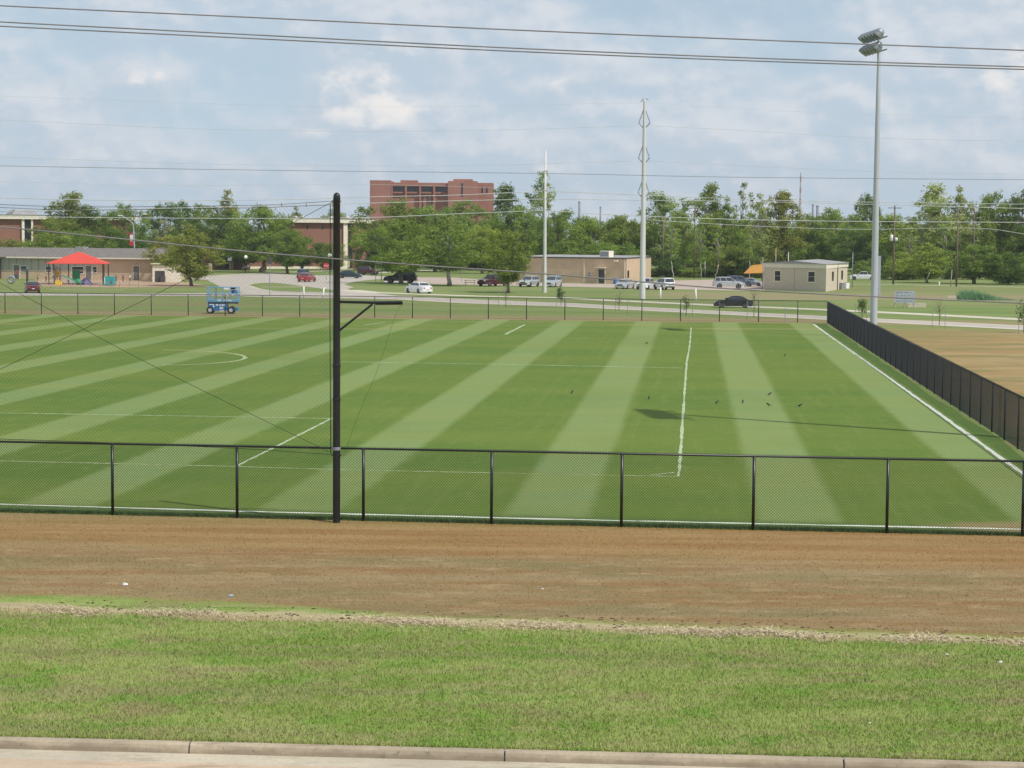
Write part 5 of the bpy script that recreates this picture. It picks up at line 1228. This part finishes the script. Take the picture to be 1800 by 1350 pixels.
    # bumpers, lights, plate
    fl, rl = S['L'] / 2, -S['L'] / 2; zl = b[-2][1] + .08; zr_ = b[2][1] - .18
    MB().box(fl - .12, fl + .02, -W_ + .22, W_ - .22, low + .02, low + .2, .03).build('front_bumper', M['dplastic'] if kind in ('suv', 'pickup', 'jeep') else PT[color], root)
    MB().box(rl - .02, rl + .12, -W_ + .2, W_ - .2, low + .04, low + .22, .03).build('rear_bumper', M['dplastic'] if kind in ('suv', 'pickup', 'jeep') else PT[color], root)
    MB().box(fl - .09, fl + .006, -.42, .42, zl - .06, zl + .10, .02).build('grille', M['dplastic'], root)
    for sy in (-1, 1):
        MB().box(fl - .20, fl - .01, sy * (W_ - .46) - .14, sy * (W_ - .46) + .14, zl - .02, zl + .13, .03).build('headlight', M['lampclear'], root)
        MB().box(rl - .01, rl + .14, sy * (W_ - .40) - .13, sy * (W_ - .40) + .13, zr_ - .10, zr_ + .08, .03).build('tail_light', M['lampred'], root)
        MB().box(cab[4][0] - .35, cab[4][0] - .17, sy * W_ - .11 if sy < 0 else sy * W_ - .02, sy * W_ + .02 if sy < 0 else sy * W_ + .11, zb + .0, zb + .13, .02).build('mirror', PT[color], root)
    MB().box(rl - .035, rl - .008, -.16, .16, zr_ - .22, zr_ - .12).build('number_plate', M['plate'], root)
    if kind == 'pickup':
        MB().box(-2.6, -1.12, -W_ + .2, W_ - .2, 1.142, 1.15).build('bed_floor', M['dplastic'], root)
    for wx_ in (S['wx'], -S['wx']):
        for sy in (-1, 1):
            r_ = S['wr']; wv = MB().lathe([(r_ * .5, -.1), (r_ * .92, -.1), (r_, -.06), (r_, .06), (r_ * .92, .1), (r_ * .5, .1)], 20)
            wv.v = [(v[0] + wx_, v[2] + sy * (W_ - .10), v[1] + r_) for v in wv.v]; wo_ = wv.build('wheel', M['tyre'], root)
            rv = MB().lathe([(r_ * .62, .0), (r_ * .60, .108), (r_ * .3, .085), (r_ * .1, .1)], 12); rv.v = [(v[0] + wx_, sy * v[2] + sy * (W_ - .10), v[1] + r_) for v in rv.v]; rv.build('rim', M['rim'], wo_)
    return root
car('sedan', 57, 514.5, 106, 'maroon', 'dark maroon car seen from behind on the far road at the left', scale=.98)
car('sedan', 539.5, 495.5, 78, 'red', 'red sedan seen from behind at the junction left of the black pole')
car('suv', 534, 489, 84, 'grey', 'blue-grey car just behind the red sedan', scale=.95)
car('sedan', 614, 489, -4, 'teal', 'dark teal sedan crossing the junction right of the black pole', scale=.92)
car('jeep', 647, 483.5, -20, 'maroon', 'small maroon jeep behind the dark teal sedan')
car('suv', 704, 497.5, 176, 'black', 'black suv parked behind the oak trunk', scale=1.1)
car('sedan', 736, 515.5, 122, 'white', 'white sedan driving away along the upper road')
car('sedan', 748, 466, 10, 'teal', 'dark car half hidden behind the centre trees', scale=1)
car('suv', 756, 465, 170, 'silver', 'silver car half hidden behind the centre trees, right of the dark one', scale=.9)
car('suv', 820, 467, 60, 'silver', 'silver suv with a white roof far behind the forked tree')
car('sedan', 829, 468, 20, 'grey', 'blue-grey sedan far behind the forked tree')
car('pickup', 866, 503, -128, 'maroon', 'maroon pickup truck facing the camera by the picnic table')
car('suv', 930, 504, -115, 'silver', 'silver suv with dark bumper parked left of the white concrete pole', scale=.95)
car('van', 971.5, 504, -108, 'silver', 'silver minivan parked half behind the white concrete pole', scale=.95)
car('sedan', 1098.5, 507.5, -112, 'silver', 'silver sedan parked left of the transmission pole', scale=.98)
car('pickup', 1137, 508.5, -114, 'white', 'white pickup truck partly hidden by the transmission pole', scale=.9)
car('suv', 1167.5, 509, 107, 'white', 'white suv parked right of the transmission pole', scale=.98)
car('suv', 1281, 507, -3, 'silver', 'silver suv parked side-on left of the beige modular building')
car('suv', 1301, 503.5, -12, 'grey', 'blue-grey car behind the side-on silver suv', scale=.98)
car('sedan', 1320, 503, -16, 'silver', 'silver hatchback nose sticking out behind the blue-grey car', scale=.9)
car('sedan', 1289, 541, 176, 'black', 'black sedan driving left on the upper road', scale=.88)
car('pickup', 1517, 492.5, 170, 'white', 'white pickup truck on the path behind the floodlight mast', scale=.9)

# ------------------------------------------------------------------ trees
def leafcloud(rg, lobes, n, size, shell=.55):
    """lobes: list of (centre, radius, zscale) -> leaf quads clustered on the lobes"""
    cs = np.array([l[0] for l in lobes]); rs = np.array([l[1] for l in lobes]); zs = np.array([l[2] for l in lobes])
    pr = rs ** 2; pr /= pr.sum(); k = rg.choice(len(lobes), n, p=pr)
    # sub clumps on each lobe
    sub = 26; dirs = rg.normal(size=(len(lobes), sub, 3)); dirs /= np.linalg.norm(dirs, axis=2, keepdims=True)
    sr = rg.uniform(.55, 1.05, (len(lobes), sub))
    j = rg.integers(0, sub, n); dsub = dirs[k, j] * sr[k, j][:, None] * rs[k][:, None]
    jit = rg.normal(size=(n, 3)) * rs[k][:, None] * .20
    off = dsub + jit; off[:, 2] *= zs[k]
    c = cs[k] + off
    out = off / (np.linalg.norm(off, axis=1, keepdims=True) + 1e-6)
    nr = out * .75 + rg.normal(size=(n, 3)) * .55 + np.array([.12, -.12, .5]); nr /= np.linalg.norm(nr, axis=1, keepdims=True)
    a = np.cross(nr, rg.normal(size=(n, 3))); a /= np.linalg.norm(a, axis=1, keepdims=True); b = np.cross(nr, a)
    s_ = size * rg.uniform(.5, 1.25, n)[:, None]
    V = np.stack([c - a * s_, c - b * s_ * .6, c + a * s_, c + b * s_ * .6], 1).reshape(-1, 3)
    return V, np.arange(n * 4).reshape(-1, 4)
def make_tree(seed, kind):
    """a unit prototype about 10 m tall; returns (trunk mesh, crown mesh)"""
    rg = np.random.default_rng(seed); H_ = 10.; lobes = []; br = MB()
    # envelope: trunk height, widest radius, bottom, top, lobe radii, lobe count, leaves, leaf size
    fork, spread, zb_, zt_, lr, nl, leaves, size, shape = {
        'oak': (1.9, 4.4, 2.3, 9.6, (.75, 1.35), 44, 16000, .135, 1.0), 'small': (2.2, 4.0, 2.4, 9.6, (.8, 1.4), 32, 11000, .15, 1.0),
        'airy': (2.6, 2.8, 2.6, 9.7, (.45, .95), 34, 6500, .125, .75), 'tall': (2.2, 2.6, 1.5, 9.7, (.55, 1.05), 46, 11500, .125, .85),
        'pine': (4.6, 2.6, 4.6, 9.7, (.7, 1.1), 20, 6500, .13, 1.0), 'bush': (.5, 4.6, .9, 9.4, (1.1, 1.9), 32, 12000, .175, 1.15),
        'sparse': (2.6, 1.7, 3.6, 9.7, (.3, .6), 16, 1500, .12, .7)}[kind]
    tk = [(0, 0, -.3)]; lean = rg.normal(0, .12, 2)
    for i in range(1, 5): tk.append((lean[0] * i * .5 + rg.normal(0, .07), lean[1] * i * .5 + rg.normal(0, .07), fork * i / 4))
    r0 = {'oak': .26, 'small': .20, 'bush': .15, 'airy': .17, 'tall': .17, 'pine': .17, 'sparse': .09}[kind]
    br.tube(tk, [r0 * 1.3, r0, r0 * .93, r0 * .9, r0 * .85], 9)
    top = Vector(tk[-1]); ph = rg.uniform(0, 6.28, 4)
    for i in range(nl):
        f_ = (i + .5) / nl; th = i * 2.399 + rg.normal(0, .3)
        hz = 2 * f_ - 1; prof_ = max(.12, (1 - abs(hz) ** (3.0 if kind in ('oak', 'bush') else 2.2))) ** (.42 if kind in ('oak', 'bush') else .55)
        if shape < 1: prof_ *= 1.10 - .32 * max(0, hz) ** 1.4
        lump = 1 + .22 * math.sin(2 * th + ph[0] + 3 * hz) + .14 * math.sin(3 * th + ph[1] - 5 * hz)
        lrad = rg.uniform(*lr) * (1.12 - .3 * f_)
        rr_ = max(0, spread * prof_ * lump * (rg.uniform(.72, 1.0) if i % 4 else rg.uniform(.15, .6)) - lrad * .5)
        z_ = zb_ + (zt_ - zb_) * f_ + rg.normal(0, .18 if kind in ('oak', 'bush') else .3)
        if kind in ('airy', 'tall', 'sparse') and i > nl * .7: z_ += rg.uniform(-.6, .9)
        c = Vector((math.cos(th) * rr_, math.sin(th) * rr_, max(z_, lrad * .6)))
        lobes.append((tuple(c), lrad, .78))
        if i % 2 == 0 or kind in ('sparse', 'pine'):
            st_ = Vector((tk[4][0], tk[4][1], max(fork, fork + (z_ - fork) * (.12 if kind in ('oak', 'small', 'bush') else .5))))
            mid = st_ + (c - st_) * .5 + Vector((rg.normal(0, .25), rg.normal(0, .25), .3 + rg.normal(0, .15)))
            rb = r0 * rg.uniform(.28, .5)
            br.tube([st_ - Vector((0, 0, .15)), mid, c, c + (c - mid) * .35], [rb, rb * .68, rb * .34, rb * .1], 6)
            for q_ in range(4):
                dd = Vector(rg.normal(0, 1, 3)); dd.z = abs(dd.z) * .7; dd.normalize(); s2_ = mid.lerp(c, rg.uniform(.3, 1.))
                br.tube([s2_, s2_ + dd * lrad * .6 + Vector((0, 0, .1)), s2_ + dd * lrad * 1.15], [rb * .34, rb * .2, .01], 4)
    if kind in ('airy', 'tall', 'pine', 'sparse'):
        br.tube([top - Vector((0, 0, .1)), top + Vector((rg.normal(0, .2), 0, (H_ - fork) * .5)), Vector((rg.normal(0, .3), rg.normal(0, .2), H_ * .93))], [r0 * .8, r0 * .45, r0 * .08], 7)
    V, F = leafcloud(rg, lobes, leaves, size)
    V[:, 2] = np.maximum(V[:, 2], .05)
    return br, V, F, V[:, 2].max(), np.percentile(np.abs(V[:, :2]), 97)
PROTO = {}
def proto(kind, i, bark):
    key = (kind, i, bark)
    if key not in PROTO:
        br, V, F, zt, rd = make_tree(100 + i * 17 + hash_(kind), kind)
        tme = br.build('trunk', M[bark], None, smooth=True, fix=False); cme = npmesh('crown', V, F, LEAF)
        PROTO[key] = (tme, cme, zt, rd); tme['fresh'] = True
    return PROTO[key]
def hash_(s_): return sum(ord(c) * (i + 3) for i, c in enumerate(s_))
used = set()
GREENS = dict(dark=(.150, .218, .070), deep=(.112, .172, .060), mid=(.220, .298, .080), fresh=(.270, .355, .085), olive=(.255, .290, .085), pale=(.33, .39, .17), grey=(.34, .35, .25))
def tree(kind, i, px, pyb, pyt, wpx, green, label, bark='bark', group=None, nm='tree', rot=None, name=None, Yd=None):
    tme, cme, zt, rd = proto(kind, i, bark); g = G(px, pyb) if Yd is None else Vector((P(px, 450, Yd).x, Yd, 0)); s_ = FPX / g.y
    H_ = (P(px, pyt, g.y).z)
    root = thing(name or {'oak': 'oak_tree', 'bush': 'bush', 'pine': 'pine_tree'}.get(kind, 'leafy_tree'), label, 'bush' if kind == 'bush' else 'tree', g, random.uniform(0, 6.28) if rot is None else rot, group)
    sz = H_ / zt; sxy = wpx / 2 / s_ / rd * .93; root.scale = (sxy, sxy, sz)
    for o in (tme, cme):
        if o.name in used: c = o.copy(); COL.objects.link(c)
        else: c = o; used.add(o.name)
        c.parent = root; gg = GREENS[green]; j = random.uniform(.88, 1.12); c.color = (gg[0] * j * random.uniform(.93, 1.07), gg[1] * j, gg[2] * j, 1)
    return root
T_ = tree
# --- left
T_('pine', 0, 124, 478, 334, 74, 'olive', 'tall flat-topped tree standing highest above the long low building', name='leafy_tree')
T_('oak', 0, 100, 479, 378, 96, 'mid', 'rounded tree hiding the right part of the far-left brick building')
T_('oak', 1, 155, 478, 359, 110, 'dark', 'broad dark tree behind the red canopy')
T_('bush', 0, 18, 486, 416, 84, 'olive', 'olive bushy tree in front of the white-columned brick building')
T_('bush', 1, 88, 484, 402, 100, 'mid', 'green bushy tree right of the white columns')
T_('bush', 0, 140, 483, 400, 110, 'mid', 'thick green bush directly behind the canopy peak')
T_('oak', 2, 222, 477, 354, 88, 'mid', 'round-topped tree behind the twin-armed street lamp')
T_('bush', 1, 195, 480, 396, 110, 'dark', 'dark bush left of the twin-armed street lamp')
T_('oak', 0, 300, 474, 350, 100, 'dark', 'dark tree rising behind the olive tree, right of the street lamp')
T_('sparse', 0, 288, 484, 386, 60, 'grey', 'thin grey leafless-looking tree beside the olive tree', 'barklt')
T_('oak', 1, 345, 470, 355, 96, 'mid', 'green tree top just left of the tall feathery tree')
T_('airy', 0, 398, 470, 330, 74, 'olive', 'tall feathery tree rising above its neighbours left of the black pole')
T_('oak', 2, 395, 474, 366, 110, 'dark', 'dark crown below the tall feathery tree')
T_('small', 0, 337, 503, 392, 106, 'olive', 'olive-green tree with a thick trunk at the right end of the low building')
T_('small', 1, 302, 494, 410, 74, 'olive', 'small olive tree overhanging the tan shed')
T_('oak', 3, 460, 479, 357, 150, 'mid', 'broad bright green tree above the people and the globe lamp')
T_('oak', 0, 505, 481, 400, 90, 'mid', 'low-hanging tree left of the small multi-stemmed one')
T_('small', 0, 531, 475, 414, 88, 'dark', 'small dark multi-stemmed tree in front of the left brick wall')
T_('oak', 1, 430, 475, 398, 90, 'deep', 'deep green tree shading the low brick building')
T_('bush', 0, 582, 474, 424, 62, 'mid', 'bush hiding the foot of the brick wall left of the black pole')
T_('airy', 1, 590, 462, 350, 56, 'olive', 'feathery tree top peeking up behind the black pole', Yd=520)
T_('airy', 2, 521, 462, 361, 50, 'olive', 'small feathery tree top above the brick building roof', Yd=520)
T_('bush', 1, 642, 474, 455, 60, 'dark', 'clipped dark hedge right of the black pole')
# --- centre
T_('oak', 2, 692, 477, 346, 140, 'mid', 'big bright-edged tree in front of the distant tower block')
T_('oak', 3, 705, 498.5, 383, 150, 'mid', 'spreading oak whose trunk stands before the black suv')
T_('oak', 0, 655, 482, 400, 76, 'dark', 'dark low tree left of the spreading oak')
T_('airy', 3, 790, 502.5, 382, 140, 'mid', 'forked pale-trunked tree beside the picnic table', 'barklt', rot=.6)
T_('oak', 1, 765, 478, 358, 124, 'mid', 'green tree right below the tower block windows')
T_('oak', 2, 815, 474, 348, 110, 'mid', 'tree covering the right foot of the tower block')
T_('tall', 0, 886, 476, 318, 62, 'dark', 'tall dark tree at the right edge of the tower block')
T_('airy', 0, 950, 476, 297, 92, 'pale', 'very tall pale airy tree behind the white concrete pole', 'barklt')
T_('oak', 3, 912, 477, 358, 96, 'mid', 'full tree left of the white concrete pole')
T_('small', 1, 893, 515, 402, 92, 'mid', 'neat round young tree in front of the maroon pickup')
T_('oak', 0, 848, 481, 392, 84, 'fresh', 'fresh green tree between the forked tree and the round young tree')
T_('oak', 1, 985, 482, 364, 110, 'mid', 'wide tree right behind the white concrete pole')
T_('oak', 2, 1040, 483, 377, 110, 'fresh', 'fresh green tree behind the roof unit of the tan building')
T_('oak', 3, 1090, 483, 374, 110, 'mid', 'tree behind the right half of the tan building')
T_('bush', 0, 1010, 485, 420, 110, 'mid', 'bushy tree just above the roof of the tan building on the left')
T_('bush', 1, 1075, 486, 424, 100, 'mid', 'bushy tree just above the roof of the tan building on the right')
# --- right
T_('tall', 1, 1160, 484, 333, 84, 'pale', 'tall airy tree just right of the transmission pole', 'barklt')
T_('airy', 1, 1203, 484, 346, 84, 'fresh', 'airy tree between the transmission pole and the twin-peaked tree', 'barklt')
T_('tall', 2, 1248, 482, 317, 74, 'mid', 'tall peaked tree above the side-on silver suv')
T_('airy', 2, 1275, 482, 343, 72, 'mid', 'airy tree right of the tall peaked tree')
T_('sparse', 1, 1306, 480, 318, 46, 'mid', 'thin spindly tree standing up above the wood', 'barklt')
T_('airy', 3, 1335, 482, 338, 80, 'pale', 'pale twiggy tree left of the red and white mast', 'barklt')
T_('tall', 0, 1375, 482, 330, 74, 'olive', 'olive tree just left of the red and white mast')
T_('bush', 0, 1290, 488, 430, 84, 'olive', 'olive shrub left of the orange awning')
T_('bush', 1, 1262, 487, 440, 60, 'fresh', 'bright low shrub behind the silver suv')
T_('oak', 1, 1418, 480, 372, 84, 'mid', 'round tree behind the left half of the modular building')
T_('oak', 2, 1466, 480, 362, 110, 'mid', 'broad tree behind the right half of the modular building')
T_('oak', 0, 1500, 483, 395, 84, 'dark', 'dark tree behind the white pickup on the path')
T_('oak', 3, 1522, 478, 336, 76, 'dark', 'dark tree top hidden by the floodlight mast')
T_('tall', 1, 1560, 484, 376, 90, 'fresh', 'fresh tree behind the transformer pole', 'barklt')
T_('airy', 0, 1600, 486, 378, 80, 'mid', 'airy tree between the transformer pole and the tall pair')
T_('tall', 2, 1640, 488, 318, 92, 'pale', 'left of the tall pale airy pair at the right', 'barklt')
T_('airy', 2, 1682, 488, 324, 84, 'pale', 'right of the tall pale airy pair at the right', 'barklt')
T_('small', 0, 1630, 497, 425, 86, 'fresh', 'bright small tree at the edge of the wood below the tall pair')
T_('oak', 1, 1738, 488, 332, 116, 'mid', 'large round-topped tree near the right edge')
T_('oak', 2, 1795, 488, 328, 116, 'dark', 'large dark tree cut by the right edge')
T_('small', 1, 1712, 499, 428, 96, 'mid', 'low bushy tree at the edge of the wood by the furthest-right wooden pole')
T_('bush', 0, 1772, 500, 440, 100, 'dark', 'dark thicket at the bottom of the wood at the far right')
T_('bush', 1, 1590, 492, 450, 90, 'mid', 'thicket right of the transformer pole base')
T_('oak', 0, 1860, 489, 335, 110, 'mid', 'tree beyond the right edge of the view')
for i_, (px, pt_, lab) in enumerate(((1183, 372, 'pale bare-limbed tree beside the dark wooden pole'), (1232, 385, 'pale slender tree just right of the tall slim wooden pole'), (1258, 395, 'pale slender tree standing over the silver suv roof'),
        (1318, 372, 'pale limbed tree above the orange awning'), (1657, 380, 'pale limbed tree in front of the tall airy pair'), (1598, 400, 'slender pale tree right of the transformer pole'))):
    T_('sparse', i_ % 2, px, 490, pt_, 34, 'fresh', lab, 'barklt')
# continuous wood behind
rr = random.Random(5); i = 0
for (x0_, x1_, Yd, tp, st_) in ((640, 1140, 470, 386, 42), (1130, 1900, 470, 398, 34), (1150, 1900, 520, 380, 42), (-60, 640, 560, 398, 60)):
    x_ = x0_
    while x_ < x1_:
        T_(rr.choice(['bush', 'tall', 'oak']) if Yd < 500 else 'bush', rr.randrange(2), x_, 0, tp + rr.uniform(-9, 9), rr.uniform(62, 92), rr.choice(['mid', 'dark', 'fresh', 'olive'] if x_ > 1100 else ['mid', 'dark']), 'one of the green trees merging into the far wood behind the nearer trees', group='trees merging into the far wood', Yd=Yd + rr.uniform(-12, 12))
        x_ += st_ * rr.uniform(.8, 1.2)
# undergrowth along the wood edge on the right
x_ = 1150
while x_ < 1850:
    if not 1335 < x_ < 1490:
        T_('bush', rr.randrange(2), x_, 487 + (x_ - 1150) * .008, 462 + rr.choice([-24, -8, 3, 9, 13]) + rr.uniform(-5, 5), rr.uniform(34, 74), rr.choice(['dark', 'mid', 'deep', 'fresh']), 'one of the low shrubs in the undergrowth at the foot of the right-hand wood', group='undergrowth shrubs', Yd=None)
    x_ += rr.uniform(26, 38)
x_ = 60
while x_ < 1140:
    T_('bush', rr.randrange(2), x_, 0, 440 + rr.uniform(-14, 10), rr.uniform(60, 90), rr.choice(['dark', 'deep', 'mid']), 'one of the low shrubs closing the gaps under the trees behind the buildings', group='shrubs behind the buildings', Yd=455 + rr.uniform(-5, 10))
    x_ += rr.uniform(38, 52)

# saplings with stakes along the road
def sapling(px, pyb, pyt, wpx, kind, label, stakes, lf=500):
    g = G(px, pyb); s_ = FPX / g.y; H_ = (pyb - pyt) / s_; rg = np.random.default_rng(int(px)); W2 = wpx / 2 / s_
    root = thing('sapling', label, 'sapling', g, 0, 'staked saplings along the road'); br = MB(); br.tube([(0, 0, -.05), (.02, 0, H_ * .5), (0, 0, H_ * .97)], [.035, .028, .008], 6); tips = []
    for i in range(22):
        z0_ = H_ * rg.uniform(.25, .75); th = rg.uniform(0, 6.28); rr_ = W2 * rg.uniform(.5, 1.); e_ = (math.cos(th) * rr_, math.sin(th) * rr_, min(H_, z0_ + H_ * rg.uniform(.12, .32)))
        br.tube([(0, 0, z0_), (e_[0] * .5, e_[1] * .5, z0_ + (e_[2] - z0_) * .4), e_], [.014, .010, .005], 4); tips.append(e_)
    br.build('trunk', M['bark'], root, fix=False)
    lob = [((t_[0] * .8, t_[1] * .8, t_[2]), W2 * (.42 if kind == 'full' else .3), 1.2) for t_ in tips]
    V, F = leafcloud(rg, lob, lf if kind == 'full' else 160, .06 if kind == 'full' else .035); cr = npmesh('crown', V, F, LEAF, root); cr.color = (*GREENS['deep' if kind == 'full' else 'grey'], 1)
    for k_, (sx_, sy_) in enumerate(stakes):
        g2 = G(sx_, sy_); st = MB().tube([(0, 0, -.1), (0, 0, 1.75)], .024, 5).build('sapling_stake', M['galvd'], None, loc=g2)
        side = 'left' if sx_ < px else 'right'
        tag(st, ('thin %s stake of the %s' % (side, label)).replace('dark bushy', 'bushy').replace('bare twiggy', 'twiggy').replace('dark leafy', 'leafy').replace('slightly leaning ', '').replace('between the grey site sign and the right edge', 'right of the grey site sign'), 'stake', 'metal stakes beside the saplings')
sapling(986, 537, 506, 16, 'full', 'dark bushy sapling right of the white concrete pole', [(978, 538), (995.5, 539)], 900)
sapling(889, 540, 499, 26, 'bare', 'bare twiggy sapling below the round young tree', [(876, 540)])
sapling(1088, 546, 510, 22, 'bare', 'bare twiggy sapling left of the transmission pole', [(1082, 554), (1103, 555)])
sapling(1206, 556, 521, 16, 'full', 'thin leafy sapling left of the slightly leaning white pipe', [(1195.5, 557), (1217, 558)], 260)
sapling(1325, 558, 508, 26, 'bare', 'bare brown sapling at the tail of the black sedan', [(1313.5, 561), (1334, 562)])
sapling(1515, 566, 528, 18, 'full', 'dark leafy sapling just left of the floodlight mast', [(1503, 568), (1523, 570)], 800)
sapling(1651, 572, 524, 26, 'bare', 'bare brown sapling between the grey site sign and the right edge', [(1638.5, 579), (1661, 579)])
sapling(1799, 585, 531, 26, 'full', 'dark leafy sapling cut by the right edge', [(1790.5, 588)], 900)
st = MB().tube([(0, 0, -.1), (0, 0, 1.3)], .03, 6).build('marker_stake', M['galvd'], None, loc=G(1380, 567)); tag(st, 'short pale-topped stake behind the far fence near its right corner', 'stake')
signpost(1544, 521, 450, 6, 70, 'signgrey', 'tall narrow grey sign pylon standing just right of the floodlight mast', 'sign_pylon')
# reeds in the ditch
rg = np.random.default_rng(3); n = 2600; c0 = G(1705, 527.5); x = rg.normal(0, 2.2, n); x = np.where(x < -1.6, -1.6 + rg.uniform(0, 1, n), x) + rg.exponential(.8, n); hh = 1.15 * np.exp(-((x + .2) / 3.2) ** 2) + .2
b0 = np.stack([x + c0.x, c0.y + rg.normal(0, .5, n), np.zeros(n)], 1); a = rg.uniform(0, 6.28, n); dx = np.stack([np.cos(a) * .03, np.sin(a) * .03, 0 * a], 1); tip = b0 + np.stack([rg.normal(0, .2, n), rg.normal(0, .2, n), hh * rg.uniform(.5, 1.1, n)], 1)
stuff(npmesh('reeds', np.stack([b0 - dx, b0 + dx, tip], 1).reshape(-1, 3), np.arange(n * 3).reshape(-1, 3), M['reeds']), 'clump of bright blue-green reeds in the ditch right of the site sign', 'reeds')
for px, py, lab in ((1672, 524, 'small concrete culvert edge left of the reeds'), (1722, 523.5, 'small concrete culvert edge right of the reeds')):
    o = MB().prism([(-.5, -.2), (.55, -.25), (.6, .25), (-.45, .2)], 0, .28).build('culvert_edge', M['path'], None, loc=G(px, py)); tag(o, lab, 'culvert')

# ------------------------------------------------------------------ thin summer haze
hz = MB().box(-2500, 2500, -80, 2500, -2, 70).build('haze', M['white'], None); stuff(hz, 'thin pale summer haze over the far trees and buildings', 'haze')
hm = bpy.data.materials.new('haze_air'); hm.use_nodes = True; nt = hm.node_tree; nt.nodes.clear()
pv = nt.nodes.new('ShaderNodeVolumePrincipled'); pv.inputs['Density'].default_value = .00013; pv.inputs['Color'].default_value = (.90, .94, 1, 1); pv.inputs['Anisotropy'].default_value = .3
ou = nt.nodes.new('ShaderNodeOutputMaterial'); nt.links.new(pv.outputs[0], ou.inputs['Volume']); hz.data.materials[0] = hm
